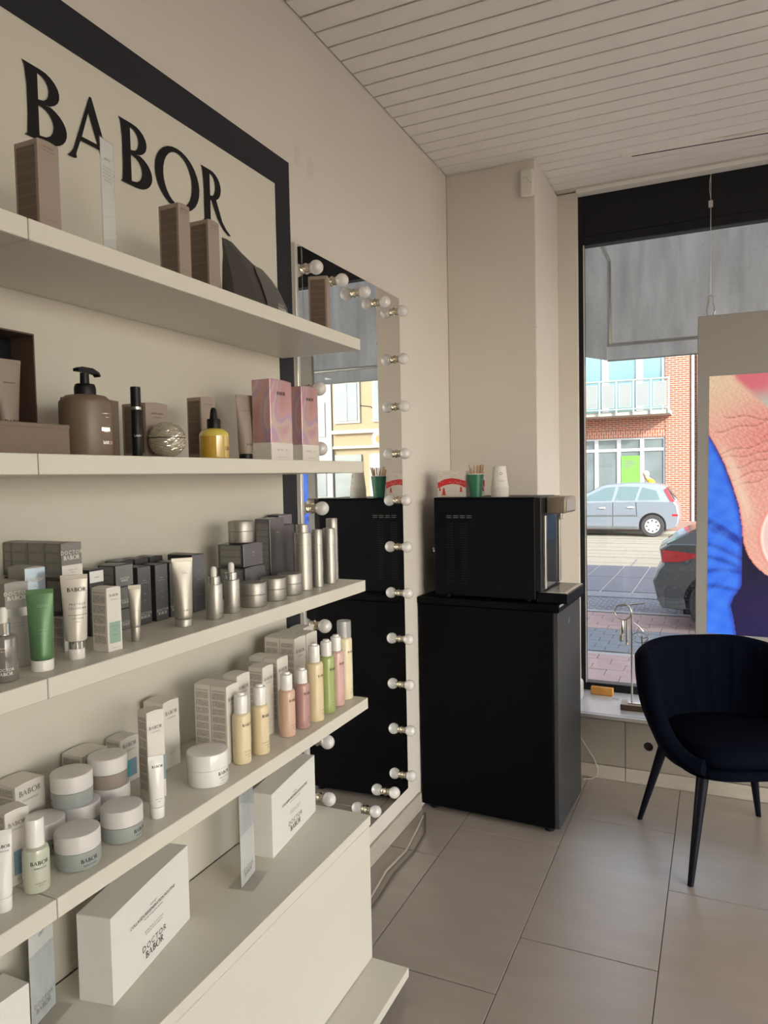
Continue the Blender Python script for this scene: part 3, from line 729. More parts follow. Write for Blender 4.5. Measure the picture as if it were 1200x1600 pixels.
e = carton('serum_box', 'pale blue metallic carton behind the green tube', (-1.112, .892), S3, .038, .056, .168, -10, M['palegrey'], face=M['blue'])
lettering('logo', [('word', None, .0072, 0, .142, 1), ('text', 'PRO', .0045, 0, .132, 1)], onfront(.0284), M['steel'], e)
box('colour_spot', .0284, .0288, -.010, .001, .100, .108, M['orange'], e)
bottle('dropper_bottle', 'smoked glass dropper bottle with silver collar at the left of the third shelf', (-1.045, .795), S3, prof_round(.0195, .075, .003, .006), M['smoke'],
       [('collar', [(.0098, .0752), (.0098, .094), (.009, .0945)], M['chrome']), ('dropper_bulb', [(.0066, .0947), (.0062, .100), (.0068, .104), (.0066, .114), (.004, .119), (.001, .1197)], M['white'])], logo=(.0052, .012), small=[('DOCTOR', .0065, .019), ('hyaluron serum', .0035, .055), ('10 active', .003, .050)], a0=-38, ink='inkwhite')
bottle('small_vial', 'tiny silver-capped vial behind the smoked dropper bottle', (-1.16, .86), S3, prof_round(.010, .10, .002, .002), M['smoke'], [('cap', [(.0085, .1002), (.0085, .118), (.007, .119)], M['chrome'])], seg=18)
e = squeeze('mask_tube', 'metallic green squeeze tube with white cap standing on the third shelf', (-1.045, .866), S3, .042, .0188, .138, .0185, M['greentube'], M['white'], -42, items=[('text', 'CLEAN', .006, .004, .108, 1), ('text', 'enzyme peel', .0032, .004, .070, 1), ('text', 'green mask', .0032, .004, .064, 1)], ink='teal')
e = squeeze('cream_tube', 'pale beige squeeze tube with a silver ring and white cap beside the green tube', (-1.052, .945), S3, .0455, .0185, .152, .019, M['beigetube'], M['white'], -42, ring=(.013, M['chrome']), taper=.76,
      items=[('word', None, .0070, .004, .122, 1), ('text', 'PROTECT', .0052, .004, .098, 1.3), ('text', 'CELLULAR', .0052, .004, .091, 1.3), ('text', 'protecting balm spf 50', .0034, .004, .080, 1), ('text', 'cream medium', .0034, .004, .074, 1), ('text', '50 ml', .003, .004, .068, 1)])
e = carton('cream_box', 'white carton with a sage green label facing the aisle on the third shelf', (-1.03, .998), S3, .034, .040, .120, -3, M['whitecard'], side=M['whitepr'], patch=(.12, .88, .13, .46, M['greenpatch']), logo=(.62, .86), ink='inkgrey')
lettering('label_print', [('text', 'PHYTO HY-OL', .0032, 0, .046, 1), ('text', 'booster', .0032, 0, .040, 1), ('text', 'hydrating', .003, 0, .030, 1), ('text', 'SKINOVAGE', .0028, 0, .0965, 1), ('text', 'cleansing 100 ml', .0026, 0, .006, 1)], onfront(.0204), M['inkgrey'], e)
e = carton('cream_box', 'dark carton with a shiny white label high behind the white and green carton', (-1.17, 1.090), S3, .038, .05, .138, 0, M['greydk'], patch=(.02, .98, .80, .97, M['whitegl']))
lettering('label_print', [('text', 'couture', .004, 0, .120, 1)], onfront(.0256), M['ink'], e)
gs = 'graphite cartons on the third shelf'
for i in range(3):
    e = carton('cream_box', ['graphite carton at the bottom of the stack of three beside the small silver tube', 'graphite carton in the middle of the stack of three beside the small silver tube', 'graphite carton on top of the stack of three behind the small silver tube'][i], (-1.155, 1.146), S3 + i * .0472, .050, .050, .046, 0, M['greydk'], gs, face=M['greyfront'], side=M['greypr'] if i == 2 else None)
    drbabor(e, .0254, .010, .0042)
labs = ['graphite carton directly right of the small silver tube', 'graphite carton second to the right of the small silver tube', 'graphite carton just left of the large silver tube']
for i, (x, y) in enumerate(((-1.157, 1.212), (-1.153, 1.262), (-1.156, 1.312))):
    e = carton('serum_box', labs[i], (x, y), S3, .040, .040, .129, 0, M['greydk'], gs, face=M['darkfront'], front=[('repair', .004, .75, 1), ('the cure cream', .0032, .71, 1), ('intense', .003, .52, 1), ('50 ml', .003, .40, 1)], ink='steel')
    drbabor(e, .0204, .014, .0062)
for i, y in enumerate((1.206, 1.254, 1.302)):
    carton('serum_box', ['dark carton in the second row behind the small silver tube', 'dark carton in the second row behind the middle graphite carton', 'dark carton in the second row behind the large silver tube'][i], (-1.203, y), S3, .042, .042, .141, 0, M['greydk'], gs)
e = carton('serum_box', 'graphite carton with printed front behind the large silver tube', (-1.145, 1.380), S3, .045, .075, .139, 0, M['greydk'], gs, face=M['darkfront'], front=[('cellular', .004, .7, 1), ('booster', .004, .55, 1), ('anti-age care', .0032, .3, 1)], ink='steel')
squeeze('cream_tube', 'small slim silver squeeze tube on the third shelf', (-1.054, 1.094), S3, .0245, .0098, .112, .028, M['tubesilver'], M['tubesilver'], -42, items=[('text', 'eye cream', .0026, .002, .060, 1)], ink='inkgrey')
squeeze('cream_tube', 'large silver squeeze tube standing on its cap on the third shelf', (-1.062, 1.246), S3, .046, .0195, .149, .016, M['tubesilver'], M['silverjar'], -38, items=[('text', 'body', .005, .004, .115, 1), ('word', None, .003, .004, .035, 1)], ink='inkgrey')
gdrop = 'silver dropper bottles on the third shelf'
for (c, lab) in (((-1.048, 1.336), 'left one of the two silver dropper bottles'), ((-1.057, 1.414), 'right one of the two silver dropper bottles')):
    bottle('dropper_bottle', lab + ' beside the silver jars', c, S3, prof_round(.0188, .080, .001, .002), M['silver'],
       [('collar', [(.0145, .0802), (.0145, .096), (.0135, .0968)], M['chrome']), ('dropper_bulb', [(.0072, .097), (.0068, .101), (.0074, .104), (.0072, .114), (.005, .119), (.001, .1204)], M['white'])], logo=(.0035, .012), small=[('anti-aging serum', .003, .055)], a0=6, ink='inkgrey', group=gdrop)
gj = 'silver jars on the third shelf'
def jar(label, c, z, r, h, split, mb, ml, group, logo=None, ink='inkgrey', a0=8):
    e = empty('cream_jar', (c[0], c[1], z), 0, label, 'jar', group)
    lathe('body', [(r - .003, 0), (r - .0008, .001), (r, .004), (r, split - .001), (r - .001, split - .0004)], mb, e, 40)
    lathe('lid', [(r - .0005, split), (r + .0003, split + .0006), (r + .0003, h - .003), (r - .001, h - .0008), (r - .004, h), (r * .5, h + .0002)], ml, e, 40)
    if logo: lettering('label_print', [('word', None, logo[0], 0, logo[1], 1)] + [('text', t_, s_, 0, v_, sp_) for t_, s_, v_, sp_ in logo[2]], oncyl(r, math.radians(a0)), M[ink], e)
    return e
LJ = (.0026, .010, [('anti-age cream', .003, .02, 1)])
jar('low silver jar nearest the dropper bottles on the third shelf', (-1.061, 1.507), S3, .0335, .0605, .031, M['silverjar'], M['silverjar'], gj, LJ)
jar('low silver jar in the middle of the front three on the third shelf', (-1.062, 1.600), S3, .0335, .0595, .031, M['silverjar'], M['silverjar'], gj, LJ)
jar('low silver jar of the front three nearest the tall silver bottles', (-1.072, 1.697), S3, .0340, .058, .031, M['silverjar'], M['silverjar'], gj, LJ)
e = carton('cream_box', 'wide graphite carton at the bottom under the raised silver jar', (-1.118, 1.556), S3, .090, .088, .086, 0, M['darkfront'], gs, side=M['greypr'], front=[('cellular cream', .004, .5, 1)], ink='steel')
e = carton('cream_box', 'wide graphite carton with printed side directly under the raised silver jar', (-1.12, 1.553), S3 + .0885, .087, .082, .0585, 0, M['darkfront'], gs, side=M['greypr'], front=[('cellular', .004, .6, 1), ('rich', .004, .45, 1)], ink='steel')
jar('silver jar raised on top of two graphite cartons', (-1.158, 1.597), S3 + .1495, .0335, .058, .031, M['silverjar'], M['silverjar'], gj)
e = carton('serum_box', 'tall graphite carton right of the raised silver jar', (-1.145, 1.715), S3, .075, .050, .205, 0, M['darkfront'], gs, side=M['greypr'], face=M['darkfront'], front=[('collagen', .0045, .8, 1), ('cellular lotion', .0035, .2, 1)], ink='steel')
carton('serum_box', 'tall dark carton in front of the black board border behind the tall silver bottles', (-1.155, 1.805), S3, .055, .045, .182, 0, M['greydk'], gs, face=M['darkfront'])
e = carton('serum_box', 'tallest graphite carton in the back by the mirror edge, silver at the top', (-1.215, 1.868), S3, .075, .04, .207, 0, M['greydk'], gs, face=M['greyfront'])
gb = 'tall silver bottles at the end of the third shelf'
e = bottle('lotion_bottle', 'widest tall silver bottle with a narrower cap at the end of the third shelf', (-1.079, 1.779), S3, [(.0255, 0), (.0265, .001), (.0265, .162), (.0255, .163)], M['silver'], [('cap', [(.0192, .1632), (.0192, .185), (.018, .1862)], M['silver'])], group=gb)
lathe('seam_ring', [(.0267, .128), (.0267, .1287)], M['inkgrey'], e, 28)
bottle('serum_bottle', 'slim silver bottle directly right of the widest silver bottle', (-1.065, 1.838), S3, [(.0152, 0), (.016, .001), (.016, .122)], M['silver'], [('cap', [(.0158, .1225), (.0158, .166), (.0150, .1672)], M['silver'])], group=gb, small=[('serum', .004, .08)], a0=8, ink='inkgrey')
bottle('serum_bottle', 'silver bottle in front of the tallest one at the shelf end', (-1.066, 1.912), S3, [(.0185, 0), (.0194, .001), (.0194, .118)], M['silver'], [('cap', [(.0192, .1185), (.0192, .164), (.0182, .166)], M['silver'])], group=gb, small=[('booster', .004, .08)], a0=8, ink='inkgrey')
bottle('serum_bottle', 'tallest slim silver bottle, last one on the third shelf', (-1.090, 1.974), S3, [(.0172, 0), (.018, .001), (.018, .152)], M['silver'], [('cap', [(.0178, .1525), (.0178, .190), (.0168, .1915)], M['silver'])], group=gb, small=[('DOCTOR', .005, .06), ('lift', .004, .08)], a0=0, ink='inkgrey')

# ---- lowest shelf
gp = 'pastel bottles with white caps on the lowest shelf'
gw = 'white cartons with printed sides on the lowest shelf'
def pastel(lab, c, r, hb, h, m, capr, txt='cleansing', clear=False, a0=0):
    pr = [(r - .003, 0), (r - .0006, .0012), (r, .004), (r, hb - .008), (r - .0015, hb - .003), (r - .005, hb)]
    caps = [('cap', [(capr, hb + .0003), (capr, h - .009), (capr - .0015, h - .006), (capr * .62, h - .005), (capr * .55, h - .0005), (capr * .5, h)], M['whitegl'])]
    if clear:
        caps = [('pump', [(.0085, hb + .0003), (.0085, hb + .012), (.0065, hb + .014), (.0060, h - .012), (.0085, h - .010), (.008, h - .004)], M['whitegl'])]
    e = bottle('lotion_bottle', lab, c, S4, pr, m, caps, gp, logo=(.0068, hb * .76), small=[(txt, .0042, .030), ('for all skin types', .0032, .023), ('200 ml', .003, .017)], a0=a0, ink='ink')
    if clear:
        lathe('clear_cap', [(capr, hb + .0006), (capr, h - .002), (capr - .002, h)], M['clearcap'], e, 28)
    return e
pastel('front cream-yellow bottle nearest the round white tub', (-1.050, 1.426), .0222, .122, .171, M['b_yellow'], .0165, 'hy-ol cleanser', a0=-6)
pastel('second cream-yellow bottle from the white tub, right of the first', (-1.042, 1.494), .0222, .124, .174, M['b_yellow2'], .0165, 'eye make up remover')
pastel('peach coloured bottle between yellow and mauve ones', (-1.047, 1.626), .0222, .124, .171, M['b_peach'], .0163, 'phyto booster')
pastel('mauve bottle right of the peach one', (-1.041, 1.694), .0212, .124, .166, M['b_mauveliq'], .0155, 'calming')
pastel('large pale yellow bottle left of the green one', (-1.040, 1.762), .0250, .166, .219, M['b_yellow2'], .0165, 'cleansing gel')
pastel('light green bottle between yellow and pink', (-1.042, 1.836), .0242, .166, .214, M['b_green'], .0165, 'gel tonic')
pastel('pink bottle next to the clear-capped last bottle', (-1.048, 1.906), .0238, .165, .213, M['b_pink'], .0160, 'tonic rose')
pastel('tallest pale bottle with a transparent cap at the shelf end', (-1.054, 1.972), .0240, .191, .243, M['b_cream'], .0222, 'mousse', True)
def wcarton(lab, A, w_, d_, h_, rz=0, side=True, logo=(.75, .80), text=True, **k):
    return carton('cleanser_box', lab, A, S4, w_, d_, h_, rz, M['whitecard'], gw, side=M['whitepr'] if side else None, logo=logo, sub=[('CLEANSING', .55, 1.1, 1.1)], front=([('hy-ol cleanser', .0036, .22, 1), ('reinigung mild', .003, .19, 1), ('200 ml', .003, .12, 1)] if text else None), ink='inkgrey', **k)
wcarton('tall white carton nearest the aisle behind the front yellow bottle', (-1.072, 1.400), .052, .047, .188)
wcarton('tall white carton directly behind the aisle-side one left of the yellow bottles', (-1.1215, 1.400), .052, .047, .188, logo=None, text=False)
wcarton('white carton between the two yellow bottles, further back', (-1.105, 1.488), .055, .045, .188)
wcarton('white carton behind the peach bottle, nearest the aisle', (-1.090, 1.580), .050, .045, .188)
wcarton('white carton second row behind the peach bottle', (-1.100, 1.665), .055, .045, .190)
wcarton('white carton by the wall behind the peach bottle', (-1.1475, 1.665), .055, .045, .190, logo=None, text=False)
wcarton('taller white carton behind the large pale yellow bottle', (-1.110, 1.772), .062, .050, .222)
wcarton('taller white carton behind the green bottle', (-1.110, 1.840), .062, .050, .222)
wcarton('taller white carton by the wall behind the pale yellow bottle', (-1.1625, 1.772), .062, .050, .222, logo=None, text=False)
wcarton('taller white carton by the wall behind the green bottle', (-1.1625, 1.840), .062, .050, .222, logo=None, text=False)
wcarton('taller white carton in the far corner of the lowest shelf by the mirror edge', (-1.1625, 1.908), .062, .050, .222, logo=None, text=False)
wcarton('white carton with small red print behind the tall narrow one', (-1.19, 1.313), .055, .060, .160, 0)
e = wcarton('tall narrow white carton standing behind the small white tube', (-1.103, 1.166), .042, .036, .193, -16, patch=(.78, .98, .2, .48, M['bluelabel']), text=False)
e = wcarton('white carton with a bright cyan label behind the jars', (-1.22, 1.206), .056, .045, .103, 0, patch=(.2, .85, .12, .5, M['bluelabel']), text=False)
box('cyan_stripe', .0228, .0232, -.008, .0, .014, .050, M['cyanlabel'], e)
wcarton('plain white carton by the wall behind the upper brown jar', (-1.205, 1.085), .070, .06, .113, 0, text=False)
wcarton('white carton lying deep behind the left jars, with dark lettering on its end', (-1.205, .925), .066, .06, .112, 0, text=False)
e = wcarton('white carton with a blue-grey label left of the clear serum bottle', (-1.090, .815), .042, .036, .130, -10, patch=(.3, .98, .14, .46, M['bluelabel']), text=False)
lettering('label_print', [('text', 'moisture', .0034, .005, .045, 1), ('text', 'toning', .0034, .005, .035, 1), ('text', 'serum', .0034, .005, .028, 1), ('text', '30 ml', .003, 0, .010, 1)], onfront(.0186), M['ink'], e)
LW = (.0070, .014, [('SKINOVAGE', .0042, .007, 1.1)])
gk = 'frosted cream jars with white lids on the lowest shelf'
jar('large all-white tub with black lettering at the front middle of the lowest shelf', (-1.057, 1.305), S4, .046, .073, .038, M['whitegl'], M['whitegl'], gk, (.0075, .024, [('PRODUCTS', .005, .016, 1.2), ('vitalizing cream', .0036, .010, 1), ('for the face 200 ml', .0034, .005, 1)]), 'ink', 0)
jar('grey frosted jar at the front right of the jar group', (-1.049, 1.034), S4, .0388, .062, .030, M['frost'], M['jarlid'], gk, LW, 'ink', 12)
jar('grey frosted jar at the front left with the clearest black lettering', (-1.050, .928), S4, .0390, .063, .032, M['frost'], M['jarlid'], gk, LW, 'ink', -12)
jar('grey frosted jar half hidden at the back left behind the clear serum bottle', (-1.150, .938), S4, .0388, .060, .030, M['frost'], M['jarlid'], gk, LW, 'ink', 5)
jar('grey frosted jar carrying another grey jar in the back of the group', (-1.145, 1.020), S4, .0388, .060, .030, M['frost'], M['jarlid'], gk, LW, 'ink', 5)
jar('grey frosted jar stacked on top of another at the back', (-1.150, 1.008), S4 + .0605, .0388, .062, .030, M['frost'], M['jarlid'], gk, (.005, .012, []), 'ink', -120)
jar('grey frosted jar carrying the brownish jar', (-1.150, 1.105), S4, .0388, .060, .030, M['frost'], M['jarlid'], gk)
jar('brownish frosted jar stacked on top of a grey one', (-1.150, 1.100), S4 + .0605, .0385, .062, .030, M['frostbrown'], M['jarlid'], gk)
bottle('serum_bottle', 'clear pale green serum bottle with tall white cap left of the jars', (-1.046, .837), S4, [(.017, 0), (.0205, .002), (.0215, .005), (.0215, .066), (.0195, .073), (.0145, .0765)], M['serum'], [('cap', [(.0148, .077), (.0148, .122), (.0140, .1235)], M['whitegl'])], logo=(.0066, .050), small=[('SKINOVAGE', .0038, .043), ('moisture glow', .003, .018), ('serum', .003, .014)], a0=-22)
squeeze('cream_tube', 'small glossy white squeeze tube standing before the tall narrow carton', (-1.042, 1.123), S4, .031, .0152, .126, .022, M['whitegl'], M['whitegl'], -40, items=[('word', None, .0048, .003, .102, 1), ('text', 'hand cream', .003, .003, .040, 1), ('text', 'mini', .003, .003, .035, 1)])
squeeze('cream_tube', 'glossy white squeeze tube at the far left of the lowest shelf', (-1.046, .774), S4, .032, .0135, .130, .022, M['whitegl'], M['whitegl'], -44, items=[('word', None, .0048, .003, .102, 1), ('text', 'SKINOVAGE', .003, .003, .096, 1)])

# ---- on the cabinet
gx = 'white gift boxes on the display cabinet'
def bigbox(lab, A, d_, rz, h_=.182):
    e = carton('gift_box', lab, A, SCB, .302, d_, h_, rz, M['whitebox'], gx, front=[('GIFT SET', .0062, .70, 1), ('COLLAGEN REGENERATION ROUTINE', .0105, .635, .95), ('the skin firming home treatment', .0055, .59, 1), ('repairing cleanser, serum and cream', .0050, .44, 1), ('for smooth and firm looking skin', .0050, .405, 1)], ink='ink')
    lettering('logo', [('word', None, .0155, 0, .022, 1), ('text', 'DOCTOR', .019, 0, .041, 1.25)], onfront(d_ / 2), M['ink'], e)
bigbox('long white gift box nearest the viewer on the cabinet', (-1.109, 1.052), .080, 10)
bigbox('long white gift box further back on the cabinet beside the mirror', (-1.128, 1.661), .066, 7)
carton('gift_box', 'plain white box cut off at the lower left corner of the cabinet top', (-1.19, .68), SCB, .245, .07, .112, 0, M['whitebox'], gx)
stand('upright clear acrylic card stand between the two long white boxes', (-1.128, 1.543), SCB, .088, .30, 11, [('word', None, .010, 0, .022, 1), ('text', 'DOCTOR', .012, 0, .035, 1.2), ('text', 'COLLAGEN', .009, 0, .26, 1)] + [('text', 'firming home care', .0055, 0, .235 - k * .009, 1) for k in range(4)], 'acrylic card stands on the cabinet', 2)
stand('acrylic card stand at the left edge behind the nearest white gift box', (-1.215, .975), SCB, .075, .26, 14, [('word', None, .010, 0, .022, 1), ('text', 'DOCTOR', .012, 0, .035, 1.2), ('text', 'LIFT', .009, 0, .17, 1)], 'acrylic card stands on the cabinet', 1)

# ============================================================ BLACK CABINET AND COFFEE MACHINE
RC = math.radians(-2.5)
kc = empty('base_cabinet', (-.962, 3.37, 0), RC, 'tall black storage cabinet under the coffee machine', 'cabinet')
box('body', -.325, .315, -.20, .24, .028, .995, M['cabblack'], kc, .002)
box('door', .3165, .338, -.198, .238, .030, .992, M['cabdoor'], kc, .002)
box('top_panel', -.33, .345, -.205, .245, .998, 1.030, M['cabblack'], kc, .003)
box('edge_band', .3452, .3466, -.203, .243, 1.020, 1.0295, M['alu'], kc)
for x in (-.28, .28):
    for y in (-.15, .19): lathe('foot', [(.022, .001), (.022, .0278)], M['black'], kc, 16, (x, y, 0))
lathe('lock', [(.007, .3382), (.007, .3405), (.004, .341)], M['chrome'], kc, 16, (0, -.0, .935), 'X')
box('lock_plate', .3382, .3392, -.004, .004, .912, .926, M['chrome'], kc)
MZ = 1.0305
cm = empty('coffee_machine', (-.962, 3.37, MZ), RC, 'black automatic coffee machine with bronze spout block and drip tray', 'coffee machine')
box('housing', -.246, .235, -.185, .17, .012, .462, M['blackm'], cm, .003)
box('lid_panel', -.246, .235, -.187, .172, .4622, .468, M['blackm'], cm, .002)
for x in (-.2, .19):
    for y in (-.14, .13): lathe('foot', [(.016, 0), (.016, .0118)], M['black'], cm, 16, (x, y, 0))
box('front_panel', .2355, .262, -.183, .168, .050, .466, M['black'], cm, .002)
box('chrome_column', .2625, .274, -.150, -.125, .060, .385, M['steel'], cm, .001)
box('chrome_column', .2625, .274, .105, .130, .060, .385, M['steel'], cm, .001)
box('glossy_backplate', .2625, .266, -.120, .100, .060, .385, M['whitegl'] if 0 else mat('gloss_black', (.01, .012, .02), .08, coat=.6), cm)
box('spout_block', .2625, .352, -.10, .10, .392, .466, M['oven'], cm, .010, 3)
box('spout_front', .3525, .3545, -.088, .088, .402, .456, M['posterwhite'], cm, .001)
for y in (-.02, .02): lathe('coffee_nozzle', [(.006, .360), (.008, .3915)], M['chrome'], cm, 12, (.31, y, 0))
box('drip_tray', .2355, .375, -.175, .16, .0005, .044, M['blackm'], cm, .003)
box('tray_grid', .245, .370, -.168, .153, .0443, .0475, M['steel'], cm, .001)
for k in range(9): box('grid_slot', .262, .355, -.14 + k * .033, -.130 + k * .033, .0476, .0480, M['ink'], cm)
bm = bmesh.new()
for k in range(26): bbox(bm, -.185, -.15, -.1872, -.1852, .07 + k * .011, .074 + k * .011); bbox(bm, -.115, -.08, -.1872, -.1852, .07 + k * .011, .074 + k * .011)
o = fin(bm, 'vent_slats', M['black'], cm); o['kind'] = 'stuff'
for k in range(4):
    box('vent_slot', -.182 + k * .033, -.158 + k * .033, -.1865, -.1852, .383, .386, M['inkgrey'], cm); box('vent_slot', -.182 + k * .033, -.158 + k * .033, -.1865, -.1852, .374, .377, M['inkgrey'], cm)
for z in (.055, .12): lathe('rear_knob', [(.014, -.2465), (.014, -.262), (.009, -.268)], M['black'], cm, 14, (0, -.13, z), 'X')
tube('rear_tap', [(-.246, -.13, .21), (-.272, -.13, .212), (-.272, -.13, .228)], .006, M['steel'], cm, 8)
TOP = MZ + .4687
# packs, cups and stirrers on the machine
def xmas(lab, c, w_, d_, h_, rz):
    e = empty('napkin_pack', (c[0], c[1], TOP), math.radians(rz), lab, 'box', 'winter print packs on the coffee machine')
    box('pack', -w_ / 2, w_ / 2, -d_ / 2, d_ / 2, 0, h_, M['xmas'], e, .002)
    y = -d_ / 2 - .0006; pts = [(-w_ / 2 + .001, h_ * .56), (-w_ / 4, h_ * .68), (0, h_ * .72), (w_ / 4, h_ * .68), (w_ / 2 - .001, h_ * .60), (w_ / 2 - .001, h_ * .34), (w_ * .25, h_ * .47), (0, h_ * .50), (-w_ * .25, h_ * .45), (-w_ / 2 + .001, h_ * .34)]
    prism('red_band', pts, 'Y', y, y + .0005, M['red'], e)
    for tx, tz, s in ((-.28, .08, .034), (.32, .2, .024), (-.42, .24, .018)):
        x = tx * w_; z0 = tz * h_
        bm = bmesh.new()
        for q in range(3): prism_bm(bm, [(x - s * (.38 - .08 * q), z0 + s * .32 * q), (x + s * (.38 - .08 * q), z0 + s * .32 * q), (x, z0 + s * (.32 * q + .45))], 'Y', y - q * .0001, y + .0005)
        fin(bm, 'tree_print', M['red'], e)
    bm = bmesh.new()
    for q in range(24):
        x = random.uniform(-.47, .47) * w_; z0 = random.uniform(.74, .97) * h_; s = .0016
        prism_bm(bm, [(x - s, z0), (x, z0 - s), (x + s, z0), (x, z0 + s)], 'Y', y, y + .0005)
    fin(bm, 'dot_print', M['red'], e)
    bm = bmesh.new()
    for q in range(14):
        x = random.uniform(-.45, .45) * w_; z0 = random.uniform(.50, .60) * h_; s = .0018
        prism_bm(bm, [(x - s, z0), (x, z0 - s), (x + s, z0), (x, z0 + s)], 'Y', y - .0004, y - .0001)
    fin(bm, 'snow_print', M['xmas'], e)
xmas('white pack with red winter print at the left on the coffee machine', (-1.145, 3.275), .142, .045, .125, 0)
xmas('second winter print pack turned sideways behind the green cup', (-1.055, 3.36), .06, .06, .125, 35)
def cupprof(rb, rt, h, inner=True):
    p = [(rb, 0), (rb, .002)] + [(rt, h - .003), (rt + .0015, h - .002), (rt + .0015, h)]
    return p + [(rt - .001, h), (rb - .001, .006), (.0005, .006)]
e = empty('paper_cup', (-1.03, 3.262, TOP), 0, 'green paper cup on the coffee machine holding wooden stirrers', 'cup')
lathe('cup_wall', cupprof(.027, .0375, .106), M['greencup'], e, 32, cap=False); lathe('rim', [(.037, .104), (.0393, .1045), (.0393, .1075), (.037, .108)], M['papercup'], e, 32)
for k in range(22):
    a = random.uniform(0, 2 * PI); r1 = random.uniform(.002, .012); r2 = random.uniform(.018, .042)
    s = tube('wooden_stirrer', [(-1.03 + r1 * math.cos(a), 3.262 + r1 * math.sin(a), TOP + .008), (-1.03 + r2 * math.cos(a), 3.262 + r2 * math.sin(a), TOP + random.uniform(.132, .152))], .0022, M['stick'], None, 5)
    tag(s, 'thin wooden stirrer standing in the green paper cup', 'stirrer', 'wooden stirrers in the green cup')
for k in range(7):
    e = empty('paper_cup', (-.915, 3.262, TOP + k * .0075), 0, 'white paper cup, %s from the bottom of the upside-down stack on the coffee machine' % ('first', 'second', 'third', 'fourth', 'fifth', 'sixth')[k] if k < 6 else 'topmost white paper cup with grey print, upside down on its stack', 'cup', 'nested white paper cups on the coffee machine' if k < 6 else None)
    lathe('cup_wall', [(.0405, 0), (.0415, .0008), (.0415, .004), (.039, .005), (.0285, .094), (.027, .095)] if k == 6 else [(.0405, 0), (.0415, .0008), (.0415, .004), (.039, .005), (.0330, .050)] , M['papercup'], e, 32, cap=(k == 6))
    if k == 6: lettering('cup_print', [('text', 'o', .030, 0, .055, 1), ('text', 'COFFEE', .008, 0, .025, 1)], lambda u, v: ((.0392 - (v - .005) * .118 + .0006) * math.cos(-1.1 + u / .034), (.0392 - (v - .005) * .118 + .0006) * math.sin(-1.1 + u / .034), v), M['inkgrey'], e)

# ============================================================ THINGS ON THE SILL
SZ = .3385
e = empty('sponge_block', (-.60, 4.215, SZ), math.radians(-3), 'amber coloured block lying against the window frame on the sill', 'block')
box('block', -.062, .062, -.016, .016, 0, .045, M['orange'], e, .006, 3)
e = empty('key_stand', (-.405, 4.01, SZ), 0, 'metal ring stand on a small wooden block at the left end of the window sill', 'stand')
box('wooden_base', -.068, .068, -.036, .036, 0, .030, M['wood'], e, .002); box('base_top', -.067, .067, -.035, .035, .0302, .0312, M['woodtop'], e)
box('metal_plate', -.03, .066, -.012, .012, .0314, .036, M['steel'], e)
tube('post', [(-.012, 0, .036), (-.012, 0, .545)], .0052, M['steel'], e, 10); tube('short_post', [(.040, 0, .036), (.040, 0, .40)], .0048, M['steel'], e, 10)
tube('ring', [(-.055 + .042 * math.cos(2 * PI * k / 24), -.004, .52 + .042 * math.sin(2 * PI * k / 24)) for k in range(25)], .0036, M['steel'], e, 8)
tube('crossbar', [(-.075, .002, .550), (.055, .004, .572)], .0042, M['steel'], e, 8)
tube('small_ring', [(.045 + .030 * math.cos(2 * PI * k / 20), .008, .415 + .030 * math.sin(2 * PI * k / 20)) for k in range(21)], .0030, M['steel'], e, 8)
tube('small_ring', [(.030 + .040 * math.cos(2 * PI * k / 20), -.006, .39 + .028 * math.sin(2 * PI * k / 20)) for k in range(21)], .0026, M['steel'], e, 8)
tube('wire_arm', [(-.01, 0, .47), (.02, .004, .45), (.045, .008, .42)], .003, M['steel'], e, 8)
lathe('hanging_rod', [(.008, .40), (.0095, .402), (.0095, .47), (.006, .478)], M['chrome'], e, 12, (-.060, -.004, 0)); lathe('hanging_rod', [(.010, .365), (.012, .368), (.011, .398), (.007, .402)], M['steel'], e, 12, (-.064, -.006, 0))
lathe('hanging_rod', [(.006, .36), (.0075, .362), (.0075, .48)], M['steel'], e, 12, (-.036, -.004, 0)); lathe('hanging_rod', [(.009, .345), (.0105, .348), (.006, .36)], M['brass'], e, 12, (-.036, -.004, 0))
for (x, y, r0, lab) in ((-.50, 4.16, -6, 'small white printed sticker flat on the sill left of the ring stand'), (-.36, 4.22, 4, 'small white printed sticker flat on the sill behind the ring stand')):
    e = empty('sticker', (x, y, SZ), math.radians(r0), lab, 'sticker')
    box('paper', -.055, .055, -.028, .028, 0, .0006, M['whitebox'], e); box('grey_field', -.04, .0, -.018, .018, .0006, .0009, mat('sticker_grey', (.34, .35, .38), .6), e); box('grey_field', .012, .045, -.018, .018, .0006, .0009, mat('sticker_grey', (.42, .43, .46), .6), e)
e = empty('air_purifier', (-.715, 4.06, SZ), 0, 'white rounded plastic device on the sill mostly hidden behind the black cabinet', 'device')
box('housing', -.055, .030, -.07, .07, .0005, .115, M['white'], e, .022, 3); box('foot', -.04, .02, -.055, .055, 0, .0004, M['white'], e)
box('control_strip', -.03, .01, -.02, .02, .1152, .1162, M['inkgrey'], e)

